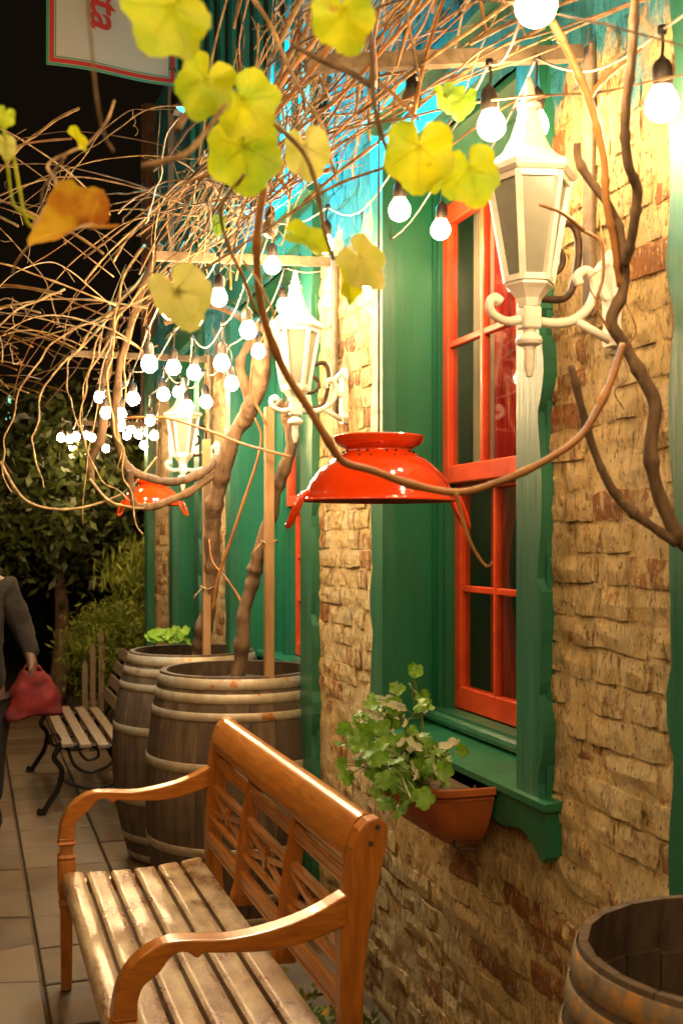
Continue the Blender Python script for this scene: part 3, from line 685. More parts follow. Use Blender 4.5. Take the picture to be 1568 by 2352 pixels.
# ---------------------------------------------------------------- slatted park benches
def park_bench(label):
    t = thing('slatted_bench', (.70, 6.85, .024), label, 'bench', None)
    ya, yb = 6.12, 7.58
    for k in range(4):
        x = .46+k*.095; m = MB(); z = .425-.008*k; m.box(x, x+.062, ya, yb, z-.022, z, .004); o = m.build('seat_slat', m_pale_slat, t)
        for Y in (ya+.13, yb-.13): q = MB(); q.lathe([(.009,0),(.008,.003),(.001,.004)], (x+.031, Y, z), 8); q.build('bolt', m_hoop, o)
    for k in range(4):
        z = .47+k*.085; x = .85+k*.035; m = MB(); m.beam((x, ya, z+.03), (x, yb, z+.03), .022, .062, (.35,0,1)); m.build('back_slat', m_pale_slat, t)
    for Y in (ya+.13, yb-.13):
        m = MB(); T = lambda pts, r: m.tube(catmull([V(a, Y, b_) for a, b_ in pts]), r, 6)
        T([(.44,.40),(.60,.385),(.84,.385),(.90,.55),(.975,.80)], .014); T([(.46,.39),(.43,.33),(.47,.26),(.45,.16),(.40,.08),(.37,.03)], .016)
        T([(.37,.03),(.35,.04),(.36,.06)], .014); T([(.84,.38),(.78,.28),(.84,.17),(.92,.03)], .016); T([(.50,.38),(.54,.28),(.62,.24),(.72,.27),(.78,.34)], .010)
        T([(.45,.22),(.55,.17),(.66,.15),(.78,.18),(.85,.2)], .010); T([(.56,.36),(.60,.31),(.66,.32),(.66,.36),(.62,.36)], .008)
        T([(.47,.41),(.44,.46),(.41,.44),(.42,.41)], .010)
        m.build('cast_iron_end', m_castiron, t, smooth=True)
    return t
pb = park_bench('pale slatted bench with black cast iron ends left of the barrels')
pf = thing('picket_fence', (.85, 8.42, 0), 'short run of pale pointed pickets at the left side of the green shrub', 'fence')
for k, (x_, y_, h_) in enumerate(((.925,8.50,.87),(.855,8.42,.76),(.79,8.34,.65))):
    q = MB(); q.prism([(x_-.020,.0),(x_+.020,.0),(x_+.020,h_-.06),(x_,h_),(x_-.020,h_-.06)], 'y', y_-.01, y_+.01); q.build('picket', m_pale_slat, pf)
q = MB(); q.beam((.79,8.36,.3),(.925,8.52,.3),.02,.05); q.build('rail', m_pale_slat, pf)

# ---------------------------------------------------------------- colander lamps
def colander(c, label, s=1.0, yaw=0.0, zc=2.9):
    t = thing('colander_lampshade', c, label, 'lampshade', 'red colanders hung upside down as lampshades')
    c = Vector(c); prof = [(.167,-.002),(.168,.002),(.165,.004),(.162,.012),(.156,.026),(.147,.043),(.135,.060),(.121,.074),(.105,.087),(.087,.098),(.073,.105),(.0705,.110),(.075,.114),(.087,.119),(.094,.126),(.097,.135),(.099,.138),(.097,.140),(.093,.135),(.084,.123),(.060,.118)]
    m = MB(); m.lathe([(r*s, z*s) for r, z in prof], c, 56); o = m.build('bowl', m_enamel, t, smooth=True)
    m = MB(); m.lathe([(r*s-.002, z*s-.001) for r, z in prof[1:11]] + [(.001, .108*s)], c, 48); m.build('bowl_inside', m_enamel_in, t, smooth=True)
    m = MB()
    for k in range(24):
        for (r, z, off) in ((.095,.0925,0),(.106,.0835,.5),(.078,.1045,.5)):
            if (k+int(off*2)) % 3 == 2: continue
            a = 2*PI*(k+off)/24; nrm = V(math.cos(a)*.72, math.sin(a)*.72, .7); p = c + V(r*math.cos(a), r*math.sin(a), z)*s
            m.tube([p-nrm*.003, p+nrm*.0016], .0028*s, 8)
    m.build('drain_holes', m_dark, t, kind='stuff')
    for sg in (1, -1):
        a = yaw + (0 if sg > 0 else PI); d = V(math.cos(a), math.sin(a), 0); tn = V(-math.sin(a), math.cos(a), 0)
        pts = [c+d*.155*s+tn*.034*s+V(0,0,.018*s), c+d*.168*s+tn*.034*s+V(0,0,.008*s), c+d*.180*s+tn*.032*s+V(0,0,-.018*s), c+d*.194*s+tn*.018*s+V(0,0,-.05*s), c+d*.198*s+V(0,0,-.056*s),
               c+d*.194*s-tn*.018*s+V(0,0,-.05*s), c+d*.180*s-tn*.032*s+V(0,0,-.018*s), c+d*.168*s-tn*.034*s+V(0,0,.008*s), c+d*.155*s-tn*.034*s+V(0,0,.018*s)]
        m = MB(); m.tube(catmull(pts), .0065*s, 8); m.build('handle', m_enamel, t, smooth=True)
    m = MB(); m.tube([c+V(0,0,.10), c+V(0,0,zc-c.z)], .0022, 6); m.build('cord', m_socket, t)
    return t
colander((.842, 2.294, 1.588), 'orange-red enamel colander hung upside down in front of the near window', yaw=-YAW+R(8), zc=2.52)
colander(tuple(P(350, 1160, 5.9)), 'smaller looking colander farther off, hanging behind the looping vine branch', yaw=-YAW-R(12), s=.96, zc=2.5)

# ---------------------------------------------------------------- festoon lights
BM = MB(); BM.lathe([(.0005,-.062),(.010,-.0605),(.019,-.055),(.025,-.047),(.0275,-.037),(.0265,-.027),(.022,-.017),(.016,-.008),(.0135,0)], (0,0,0), 14)
SM = MB(); SM.lathe([(.0155,-.006),(.017,-.003),(.0175,.012),(.017,.026),(.0125,.036),(.006,.041),(.003,.046)], (0,0,0), 12)
def mesh_of(mb, name, mat):
    o = mb.build(name, mat, None, smooth=True); me = o.data; bpy.data.objects.remove(o); return me
me_bulb = mesh_of(BM, 'bulb', m_bulb); me_sock = mesh_of(SM, 'socket', m_socket)
m_unlit = M('unlit_bulb_glass', (.12,.10,.07), .1, coat=1); me_un = mesh_of(BM, 'unlit_bulb', m_unlit)
def festoon(label, items, extra_near=()):
    pts = []; t = None
    for it in items:
        px, py, sz = it[:3]; sz = sz*1.18 if sz < 34 else sz; lit = len(it) < 4; d = .055*F/sz
        p = P(px, py, d); p.z += .032
        pts.append((p, lit))
    pts = [(Vector(e), True) for e in extra_near] + pts
    t = thing('festoon_lights', pts[0][0], label, 'string lights', 'festoon strings under the pergola')
    cab = []; root = t.location
    for p, lit in pts:
        drop = rnd.uniform(.085, .12)
        o = bpy.data.objects.new('socket', me_sock); COL.objects.link(o); o.parent = t; o.location = p-root
        tl = (rnd.uniform(-.12,.12), rnd.uniform(-.12,.12), rnd.random()*6); o.rotation_euler = tl
        o2 = bpy.data.objects.new('bulb' if lit else 'unlit_bulb', me_bulb if lit else me_un); COL.objects.link(o2); o2.parent = t; o2.location = p-root; o2.rotation_euler = tl
        q = MB(); top = p + V(rnd.uniform(-.01,.01), 0, drop); q.tube(catmull([p+V(0,0,.044), p+V(.003,.002,.044+(drop-.044)*.5), top]), .0028, 5)
        q.lathe([(.001,-.008),(.0075,-.006),(.0085,0),(.0075,.007),(.001,.009)], top, 8); q.build('drop_cord', m_socket, t, smooth=True); cab.append(top)
    path = []
    for a, b_ in zip(cab, cab[1:]):
        for i in range(8):
            u = i/8; p = a.lerp(b_, u); p.z -= .10*min(1, (b_-a).length)*math.sin(u*PI); path.append(p)
    path.append(cab[-1]); m = MB(); m.tube(path, .0027, 6); m.build('cable', m_cable, t, smooth=True)
festoon('festoon string of glowing bulbs running nearest along the brick wall',
        [(1520,235,76),(1230,285,62),(1013,525,45),(850,648,39),(762,698,34),(650,702,34),(595,806,27),(530,880,27),(472,922,24),(408,900,19),(345,965,19),(330,1022,15),(300,985,14)],
        [(.95,-.7,2.45),(1.05,.1,2.42),(1.08,.85,2.46)])
festoon('festoon string with one very large bulb at the top of the frame',
        [(1235,8,95),(1125,285,65),(918,480,50),(748,560,40),(625,608,38),(568,757,33),(510,833,31),(447,855,27),(430,933,22),(373,905,24),(355,1000,17),(318,997,15),(290,1000,14),(243,1030,13)],
        [(.30,-.5,2.5),(.42,.35,2.45)])
festoon('festoon string with three dark sockets among the vine canes',
        [(945,228,48,0),(730,285,42,0),(620,525,40,0),(503,682,40),(445,730,31),(398,843,28),(305,915,25),(278,950,23),(278,978,18),(212,1005,13),(198,1000,13),(168,1027,12)])
def overhead(pts, label):  # bulb strings out of view, added to lift the light on wall and bench
    t = thing('festoon_lights', pts[0], label, 'string lights', 'unseen festoon strings added as fill light')
    for p in pts:
        p = Vector(p)
        for nm, me in (('socket', me_sock), ('bulb', me_bulb)):
            o = bpy.data.objects.new(nm, me); COL.objects.link(o); o.parent = t; o.location = p - t.location
    m = MB(); m.tube([Vector(p)+V(0,0,.045) for p in pts], .0036, 6); m.build('cable', m_cable, t, smooth=True)
overhead([(-.75, -1.2+i*.6, 2.5+.05*(i % 2)) for i in range(10)], 'added festoon string out of view over the street, fill light for the wall')
overhead([(-.25, -1.4+i*.6, 2.7+.04*(i % 2)) for i in range(5)], 'added festoon string out of view above and behind the viewpoint, for fill light')
festoon('outermost festoon string under the left edge of the pergola',
        [(390,712,33),(342,835,32),(243,947,22),(228,912,20),(175,1003,15),(160,1008,14),(140,1005,14)])
q = MB()
for i in range(9): q.lathe([(.001,-.05),(.02,-.03),(.024,0),(.02,.03),(.001,.05)], P(20+rnd.uniform(-4,4), 918+i*12, 13.5), 8)
tagged(q.build('green_fairy_lights', emis('green_glow', (.25,.9,.5), 2.5), None, smooth=True), 'short column of tiny green lights far off at the left edge', 'string lights')

# cyan floodlight washing the upper wall
fl = thing('floodlight', (.83, 4.6, 3.25), 'small floodlight washing the upper wall in cyan light', 'floodlight')
m = MB(); m.box(.79, .86, 4.54, 4.66, 3.27, 3.36, .006); m.beam((.83,4.6,3.37),(1.2,4.6,3.42),.02,.02); m.build('housing', m_castiron, fl)
for (y_, z_, e, tx) in ((4.55, 3.02, CYAN_W, (1.3, 4.25, 2.62)),):
    ld = bpy.data.lights.new('flood_lamp', 'AREA'); ld.energy = e; ld.color = (.0, .72, 1.0); ld.size = .12; ld.shape = 'SQUARE'
    lo = bpy.data.objects.new('flood_lamp', ld); COL.objects.link(lo); lo.parent = fl; p = V(.9, y_, z_)
    p = V(.875, 4.60, 3.30); lo.location = p - fl.location
    lo.rotation_euler = (Vector(tx)-p).to_track_quat('-Z', 'Y').to_euler()

# ---------------------------------------------------------------- planter
pt = thing('window_planter', (1.09, 2.70, .775), 'terracotta planter box hanging under the near window sill with variegated geranium', 'planter')
def stad(z, wx, ly, r=.085):   # rounded D shape: flat side to the wall
    xc = 1.197 - wx; pts = []
    y0_, y1_ = 2.69-ly/2, 2.69+ly/2; n = 6
    pts.append((1.197, y0_, z)); 
    for i in range(n+1): a = -PI/2 - i/n*PI/2; pts.append((xc+r+r*math.cos(a), y0_+r*.8+r*.8*math.sin(a), z))
    for i in range(n+1): a = PI - i/n*PI/2; pts.append((xc+r+r*math.cos(a), y1_-r*.8+r*.8*math.sin(a), z))
    pts.append((1.197, y1_, z)); return pts
rings = [stad(.748,.075,.27,.05), stad(.757,.080,.28,.05), stad(.758,.088,.30,.05), stad(.775,.118,.36,.055), stad(.805,.138,.40,.07), stad(.84,.158,.44,.09), stad(.878,.168,.468), stad(.880,.172,.474), stad(.884,.168,.468), stad(.890,.169,.47), stad(.892,.183,.492), stad(.908,.186,.496), stad(.911,.183,.492), stad(.909,.172,.476), stad(.89,.164,.462), stad(.86,.158,.45)]
m = MB(); n = len(rings[0]); vs = [p for r_ in rings for p in r_]
m.add(vs, [(j*n+i, j*n+(i+1) % n, (j+1)*n+(i+1) % n, (j+1)*n+i) for j in range(len(rings)-1) for i in range(n)] + [tuple(range(n))[::-1]])
autosmooth(m.build('pot', m_terra, pt), 35)
m = MB(); r_ = stad(.878,.158,.45); m.add([(1.1,2.69,.89)]+[tuple(p) for p in r_], [(0, i+1, (i+1) % n+1) for i in range(n)]); m.build('soil', m_soil, pt)
m = MB(); m.tube(catmull([V(1.178,2.52,.90),V(1.12,2.52,.765),V(1.178,2.52,.74)]), .004, 6); m.build('hanger', m_iron, pt)
m = MB(); m.tube(catmull([V(1.178,2.86,.90),V(1.12,2.86,.765),V(1.178,2.86,.74)]), .004, 6); m.build('hanger', m_iron, pt)
def round_leaf_mesh(name, mat, tint, lobes=5, cup=.25):
    m = MB(); m.tint = tint; n = 20; vs = [(0,0,0)]
    for q in (.55, 1.0):
        for k in range(n):
            a = 2*PI*k/n; r = (.43 + .13*abs(math.cos(a*lobes/2)))*q
            if k == n//2*0 and q == 1: r *= .55
            vs.append((r*math.cos(a), r*math.sin(a), cup*(r*r)+.05*math.sin(a*lobes)*q))
    fs = [(0, 1+k, 1+(k+1) % n) for k in range(n)] + [(1+k, 1+n+k, 1+n+(k+1) % n, 1+(k+1) % n) for k in range(n)]
    m.add(vs, fs); o = m.build(name, mat, None, smooth=True); me = o.data; bpy.data.objects.remove(o); return me
lg = [round_leaf_mesh('leaf', m_leafG, .2, 5, c) for c in (.2, .5, -.3)]; lw = [round_leaf_mesh('leaf', m_leafG, 1.0, 5, 1.2)]
STM = MB()
def put_leaf(parent, me, p, size, nrm, spin, sx=1.0):
    o = bpy.data.objects.new('leaf', me); COL.objects.link(o); o.parent = parent
    q = Vector(nrm).normalized().to_track_quat('Z', 'Y') @ Matrix.Rotation(spin, 3, 'Z').to_quaternion()
    o.rotation_mode = 'QUATERNION'; o.rotation_quaternion = q; o.scale = (size*sx, size, size); o.location = Vector(p) - parent.location; return o
stems = []
def pl(px, py, X): return atX(px, py, X)
bases = [V(1.08, 2.60+.05*i, .885) for i in range(7)]
for (tx, ty, n_) in ((940,1570,9),(900,1600,9),(885,1645,9),(860,1660,10),(820,1690,12),(795,1700,10),(975,1740,10),(1010,1740,8),(930,1720,14),(900,1740,14),(960,1790,10),(870,1760,12),(840,1730,12),(950,1690,6),(860,1700,12),(935,1800,12),(900,1830,12),(945,1840,9),(870,1800,12),(840,1770,9),(915,1780,10)):
    dep = rnd.uniform(2.62, 2.95) if tx > 900 else rnd.uniform(2.85, 3.2)
    tip = atX(tx, ty, rnd.uniform(.94, 1.10) if ty < 1740 else rnd.uniform(.91, 1.0)); b = min(bases, key=lambda q_: abs(q_.y - tip.y) + rnd.random()*.1)
    mid = b.lerp(tip, .5) + V(rnd.uniform(-.03,.03), rnd.uniform(-.03,.03), .04); path = catmull([b, mid, tip]); STM.tube(path, [.0035]*len(path), 5)
    for i in range(n_):
        c_ = path[min(len(path)-1, int(len(path)*rnd.uniform(.35, 1.0)))] + V(rnd.gauss(0,.026), rnd.gauss(0,.035), rnd.gauss(0,.022))
        STM.tube([path[-2] if i % 2 else path[len(path)//2], c_], .0016, 4)
        wv = rnd.random() < .22; me = rnd.choice(lw) if wv else rnd.choice(lg)
        put_leaf(pt, me, c_, rnd.uniform(.026,.052), V(rnd.uniform(-1,.3), rnd.uniform(-1.2,.3), rnd.uniform(.0,1.1)), rnd.random()*6.28, .45 if wv else 1.0)
STM.build('stem', M('geranium_stem', (.12,.16,.03), .6), pt, smooth=True)
for i in range(8):
    c_ = V(1.06+rnd.uniform(-.03,.06), 2.50+rnd.uniform(-.02,.08), .90+rnd.random()*.02); put_leaf(pt, rnd.choice(lg), c_, .022, V(rnd.uniform(-1,1), rnd.uniform(-1,1), .8), rnd.random()*6)

# ---------------------------------------------------------------- vines
def bumpy(path, r0, r1, nodes=5, amp=.25, rough=.0):
    n = len(path); out = []
    for i in range(n):
        t = i/(n-1); r = r0+(r1-r0)*t
        ph = (t*nodes) % 1.0; r *= 1 + amp*math.exp(-((ph-.5)/.07)**2) + rough*noise.noise(path[i]*25)
        out.append(r)
    return out
def cane(parent, pts, r0, r1, mat=None, name='cane', nodes=5, k=8, n=6, amp=.3, rough=0., wob=0.0):
    path = catmull(pts, k)
    if wob: path = [p + V(noise.noise(p*9), noise.noise(p*9+V(5,5,5)), noise.noise(p*9+V(9,1,3)))*wob for p in path]
    m = MB(); m.tube(path, bumpy(path, r0, r1, nodes, amp, rough), n)
    return m.build(name, mat or m_twig, parent, smooth=True)
def D(l, d0, d1=None):
    d1 = d0 if d1 is None else d1; n = len(l); return [P(a, b, d0+(d1-d0)*i/(n-1)) for i, (a, b) in enumerate(l)]
v1 = thing('grape_vine', (1.0, 4.42, .92), 'grape vine with a gnarled trunk growing from the nearer barrel beside a tall stake', 'vine')
def trunk(parent, l, d0, d1, r0, r1, rough=.25, wob=.012, name='trunk'): return cane(parent, D(l, d0, d1), r0, r1, m_bark, name, 4, 10, 12, .25, rough, wob)
trunk(v1, [(545,1560),(555,1500),(560,1420),(578,1340),(590,1290),(615,1200),(632,1130),(655,1070),(670,1010),(660,950),(640,925)], 4.42, 4.35, .030, .024)
trunk(v1, [(662,960),(668,900),(650,840),(640,800)], 4.35, 4.2, .020, .012, name='branch')
cane(v1, D([(560,1425),(552,1380),(520,1330),(488,1290),(480,1240)],4.4,4.5), .006, .003, m_cane)
cane(v1, D([(490,1400),(500,1330),(530,1240),(560,1150),(590,1060),(600,1000),(585,960)],4.45,4.3), .007, .004, m_cane)
cane(v1, D([(620,1000),(600,950),(575,900),(585,820),(640,700)],4.3,4.1), .006, .003, m_twig)
v2 = thing('grape_vine', (.97, 5.28, .92), 'grape vine with a thick looping branch growing from the farther barrel', 'vine')
trunk(v2, [(460,1520),(463,1470),(478,1400),(488,1300),(490,1200),(500,1120),(515,1060),(545,985),(570,950),(588,910),(595,870),(598,800),(610,740)], 5.25, 4.6, .036, .036)
trunk(v2, [(585,930),(560,880),(556,820),(575,770)], 4.8, 4.7, .026, .016, name='branch')
trunk(v2, [(575,940),(600,890),(610,830),(600,780),(570,740),(480,700),(380,740)], 4.8, 5.0, .026, .016, name='branch')
trunk(v2, [(545,1010),(512,1070),(470,1105),(430,1135),(380,1155),(335,1165),(308,1158),(300,1120),(298,1080)], 5.0, 4.75, .018, .015, .12, .006, 'branch')
trunk(v2, [(498,1048),(470,1082),(420,1105),(370,1103),(300,1080),(275,1030),(262,960),(268,890),(280,820),(300,750),(330,650),(370,560)], 4.95, 4.5, .019, .014, .12, .006, 'branch')
trunk(v2, [(212,1110),(205,1060),(222,1030),(236,980),(240,900),(250,800),(270,700)], 6.6, 6.4, .022, .030, .2, .01, 'branch')
cane(v2, D([(0,1060),(40,1130),(80,1160),(150,1170),(230,1155),(300,1120),(360,1050)],4.6,4.9), .006, .005, m_twig)
cane(v2, D([(205,1100),(250,1150),(300,1165),(330,1168)],4.8,4.8), .007, .006, m_twig)
for l in ([(270,960),(380,960),(480,990),(560,1020),(670,1050)],):
    cane(v2, D(l, 4.4, 4.2), .005, .006, m_cane)
for l, d in (([(330,560),(290,640),(260,760),(245,850),(262,960),(280,1060),(300,1130),(318,1200),(330,1230)],4.4), ([(420,560),(300,700),(230,800),(195,880),(190,960),(210,1060),(260,1120),(300,1150)],4.4),
             ([(310,700),(300,800),(280,950),(270,1080)],4.5), ([(250,700),(200,760),(160,850),(162,920),(195,990)],4.6),
             ([(160,660),(60,700),(10,740),(0,830)],4.4), ([(420,640),(250,720),(120,790),(60,870),(25,950),(10,1060),(30,1120)],4.5),
             ([(330,620),(220,760),(100,880),(80,960),(82,1030),(90,1080),(100,1120)],4.7)):
    cane(v2, D(l, d, d-.2), .0048, .0022, m_twig, nodes=9, wob=.03, amp=.5)
# the tangle overhead
rv = random.Random(21)
def rand_cane(start, dirv, L, grav, r, curl=.19):
    p = Vector(start); d = Vector(dirv).normalized(); pts = [p.copy()]; n = max(5, int(L/.09)); s = L/n
    for i in range(n):
        d = (d + V(rv.gauss(0,curl*.35), rv.gauss(0,curl*.35), rv.gauss(0,curl*.3) - grav*(i/n)*.35)).normalized()
        p = p + d*s; pts.append(p.copy())
    return pts
tw = []
def okc(pts):
    for p in pts:
        if p.x > 1.22: return False
        if p.z < 1.45: return False
        px, py, d = proj(p)
        if d < 1.0: return False
        if px > 560 and py > 560: return False
        if px > 370 and py > 680: return False
        if px > 700 and py > 420: return False
        if px > 880 and py > 300: return False
        if py > 1230: return False
        if px > 440 and py > 820: return False
        if py > 900 and px > 330: return False
        if px < 520 and py < 600-.55*px and hash((round(pts[0].x,3), round(pts[0].y,3))) % 100 < 94: return False
        if px < 450 and py < 240: return False
    return True
tries = 0; nest = 0
while len(tw) < 290 and tries < 12000:
    tries += 1; k = rv.random()
    if k < .42:      # canes tied along the pergola
        st_ = V(rv.uniform(-.1, 1.12), rv.uniform(1.6, 7.2), rv.uniform(2.32, 2.85)); dv = V(rv.gauss(-.10,.28), rv.choice((-1,1)), rv.gauss(.08,.15)); L = rv.uniform(.6, 1.8); gv = .1
    elif k < .9:     # canes arching outwards and drooping
        st_ = V(rv.uniform(-.05, .85), rv.uniform(2.4, 7.0), rv.uniform(2.25, 2.7)); dv = V(-.8, rv.gauss(.15,.7), rv.uniform(.0,.6)); L = rv.uniform(.6, 1.7); gv = 1.0
    else:            # young upright shoots
        st_ = V(rv.uniform(.0, 1.0), rv.uniform(1.8, 6), rv.uniform(2.3, 2.5)); dv = V(rv.gauss(0,.5), rv.gauss(0,.5), 1); L = rv.uniform(.3,.8); gv = .1
    pts = rand_cane(st_, dv, L, gv, 0)
    mx, my, md = proj(pts[len(pts)//2])
    if mx < 470 and my > 480:
        if nest > 120: continue
        nest += 1
    if okc(pts): tw.append((pts, rv.uniform(.0014,.0046), rv.random()))
tries = 0; base_n = len(tw)
while tries < 4000 and len(tw) < base_n + 34:
    tries += 1; st_ = V(rv.uniform(.15, 1.1), rv.uniform(1.6, 4.4), rv.uniform(2.5, 3.15)); pts = rand_cane(st_, V(rv.gauss(-.12,.22), 1, rv.gauss(-.05,.13)), rv.uniform(.8, 2.2), .05, 0, .09)
    mx, my, md = proj(pts[len(pts)//2])
    if 400 < mx < 1000 and -50 < my < 620 and okc(pts): tw.append((pts, rv.uniform(.0015, .0042), rv.random()))
pv = thing('pergola_vine', (.6, 4.2, 2.4), 'bare tangled vine canes spread over the pergola above the festoon lights', 'vine')
def psz(t): c_ = t[0][len(t[0])//2]; x, y_, d = proj(c_); return (1/d if 0 < x < 1568 and 0 < y_ < 2352 else 0)
tw.sort(key=psz, reverse=True); rest = MB()
for i, (pts, r, u) in enumerate(tw):
    path = catmull(pts, 3); rr_ = bumpy(path, r, r*.35, len(pts)*.6, .5)
    m = MB() if i < 290 else rest
    m.tube(path, rr_, 5)
    for q in range(rv.randint(0, 2)):       # side spurs and tendrils
        j = rv.randrange(1, len(path)-1); b0 = path[j]; dd = V(rv.gauss(0,1), rv.gauss(0,1), rv.gauss(-.2,1)).normalized(); l = rv.uniform(.03,.14)
        if rv.random() < .5: m.tube([b0, b0+dd*l*.5, b0+dd*l+V(0,0,-.01)], [r*.5, r*.4, r*.3], 4)
        else:
            a_ = dd.orthogonal().normalized(); b2 = dd.cross(a_); m.tube([b0+dd*l*s_/14 + (a_*math.cos(s_*1.1)+b2*math.sin(s_*1.1))*.007*(s_/14) for s_ in range(15)], .0009, 4)
    if i < 290: m.build('cane', m_cane if u > .72 else (m_bark if u < .12 else m_twig), pv, smooth=True)
rest.build('fine_twigs', m_twig, pv, smooth=True, kind='stuff')

v3 = thing('wall_vine', tuple(P(1568,1260,1.75)), 'bare vine stems climbing in front of the brick pier at the right', 'vine')
def W3(l, d0, d1, r0, r1, mat=m_bark, nm='stem', wob=.008, n=8): cane(v3, D(l, d0, d1), r0, r1, mat, nm, 6, 8, n, .3, .2 if mat is m_bark else 0, wob)
W3([(1600,1270),(1568,1240),(1540,1195),(1505,1120),(1490,1040),(1500,930),(1470,860),(1435,790),(1405,740),(1430,680),(1440,620),(1428,540),(1400,480),(1355,420),(1330,370),(1328,325)], 1.75, 1.70, .0125, .006)
W3([(1438,610),(1455,530),(1462,440),(1440,370),(1442,250),(1448,120),(1455,-30)], 1.70, 1.5, .008, .006)
W3([(1310,838),(1335,950),(1375,1060),(1420,1140),(1480,1195),(1560,1250)], 1.70, 1.74, .0055, .0085)
W3([(1268,50),(1310,130),(1355,230),(1385,360),(1392,470),(1412,560),(1425,660)], 1.62, 1.72, .006, .0055, m_cane, 'cane', .004, 7)
W3([(1355,225),(1380,190),(1420,150),(1470,110)], 1.65, 1.7, .004, .002, m_cane, 'cane', .004, 6)
W3([(1430,790),(1400,880),(1360,960),(1310,1020),(1230,1070),(1130,1112),(1050,1128),(950,1112),(860,1082),(790,1062),(750,1010),(700,930),(655,860),(625,790),(598,700),(590,610),(592,520),(605,420)], 1.66, 1.35, .0052, .0050, m_cane, 'cane', .003, 8)
W3([(1045,1128),(1062,1200),(1085,1260),(1115,1300),(1130,1290)], 1.5, 1.5, .0028, .0012, m_cane, 'cane', .003, 6)
W3([(1340,530),(1380,560),(1385,640),(1370,700),(1400,760)], 1.7, 1.7, .003, .002, m_cane, 'cane', .003, 6)
W3([(1238,470),(1290,490),(1340,530)], 1.66, 1.7, .002, .0035, m_cane, 'cane', .002, 6)
for l in ([(1425,800),(1440,860),(1410,900),(1430,940)], [(1380,620),(1350,650),(1372,700),(1360,730)], [(1440,700),(1460,760),(1430,800)]):
    W3(l, 1.7, 1.7, .0014, .001, m_twig, 'tendril', .004, 4)
v4 = thing('leafy_vine_shoots', tuple(P(700,-60,1.3)), 'blurred foreground vine shoots carrying the big yellow-green leaves', 'vine')
def W4(l, d0, d1, r0, r1, mat=m_twig): cane(v4, D(l, d0, d1), r0*.72, r1*.72, mat, 'cane', 5, 8, 8, .35, 0, .003)
W4([(410,300),(440,255),(490,232),(560,240),(640,290),(700,350),(730,430),(745,520),(768,600)], 1.15, 1.3, .0045, .0035)
W4([(205,-20),(212,120),(222,230),(240,310),(262,345)], .9, 1.0, .0016, .0014); W4([(330,380),(420,350),(470,300),(520,240)], 1.0, 1.1, .004, .003)
W4([(845,-30),(852,120),(858,230),(885,330),(900,370),(925,420)], 1.25, 1.3, .0045, .0035, m_bark)
W4([(670,100),(740,140),(800,165),(850,195)], 1.35, 1.3, .004, .005, m_bark)
W4([(560,-30),(620,50),(650,120),(690,210),(740,290),(765,390)], 1.5, 1.4, .004, .003)
W4([(870,190),(910,220),(960,270)], 1.25, 1.2, .004, .003, m_cane)
W4([(590,720),(560,640),(520,560),(505,480),(560,400)], 1.35, 1.2, .003, .003)
W4([(560,600),(600,660),(650,760)], 1.4, 1.3, .002, .002)
W4([(0,280),(30,360),(45,430),(60,500),(75,520)], 1.15, 1.2, .0022, .0022, m_leafY); W4([(10,330),(20,400),(35,470),(80,500)], 1.15, 1.2, .0018, .0018, m_leafY)
W4([(75,520),(110,470),(130,420),(110,380),(160,350),(200,330),(240,280),(260,230)], 1.2, 1.4, .003, .002)
W4([(150,360),(100,440),(95,520),(40,600),(25,630)], 1.3, 1.5, .002, .002)
W4([(430,420),(520,380),(600,300),(700,180),(800,60)], 1.9, 1.7, .004, .005, m_cane); W4([(900,380),(760,430),(560,560),(330,700)], 2.2, 2.6, .004, .004)
W4([(750,-20),(730,80),(660,170),(600,280)], 1.9, 1.9, .005, .004, m_cane); W4([(1000,-20),(900,90),(780,220),(640,330)], 2.0, 2.2, .005, .004, m_cane)
W4([(1180,0),(1020,110),(900,200),(820,260)], 2.1, 2.4, .0055, .005, m_twig); W4([(1250,60),(1040,180),(860,330),(700,460)], 2.3, 2.8, .006, .005, m_twig)
W4([(1230,200),(1080,300),(930,420)], 2.4, 2.8, .004, .004, m_twig)
def grape_leaf(lobes, seed, fold=.12, mat=None):
    rg_ = random.Random(seed); m = MB(); n = 48; vs = [(0,.0,0)]
    cen = [(PI/2, 1.0, .75), (PI/2+1.08, .93, .7), (PI/2-1.08, .93, .7), (PI/2+2.1, .86, .75), (PI/2-2.1, .86, .75)]
    for q in (.3, .6, .85, 1.0):
        for k in range(n):
            a = 2*PI*k/n; r = 0
            for (c_, h, wd) in cen:
                dd = abs((a-c_+PI) % (2*PI)-PI); r = max(r, h*(1-.27*min(1.6, dd/wd)**1.6))
            r = max(r, .44); dd = abs((a-3*PI/2+PI) % (2*PI)-PI)
            if dd < .32: r = .20+.55*dd/.32
            if q == 1.0: r *= 1+.018*(1 if k % 2 else -1)
            r *= .56*q; x, y_ = r*math.cos(a), r*math.sin(a)+.05
            z = fold*abs(x)*1.2 - .5*fold*(y_*y_)*4*.5 + .05*math.sin(a*5+seed)*q*q + .03*noise.noise(V(x*5, y_*5, seed))
            vs.append((x, y_, z))
    fs = [(0, 1+k, 1+(k+1) % n) for k in range(n)]
    for q in range(3): fs += [(1+q*n+k, 1+(q+1)*n+k, 1+(q+1)*n+(k+1) % n, 1+q*n+(k+1) % n) for k in range(n)]
    m.add(vs, fs)
    for (c_, h, wd) in cen:      # raised ribs
        m.tube([(0,.0,.004), (.25*h*math.cos(c_), .25*h*math.sin(c_)+.03, .01+fold*.25*abs(math.cos(c_))), (.46*h*math.cos(c_), .46*h*math.sin(c_)+.05, fold*.5*abs(math.cos(c_)))], [.006,.004,.002], 4)
    o = m.build('leaf', mat, None, smooth=True); me = o.data; bpy.data.objects.remove(o); return me
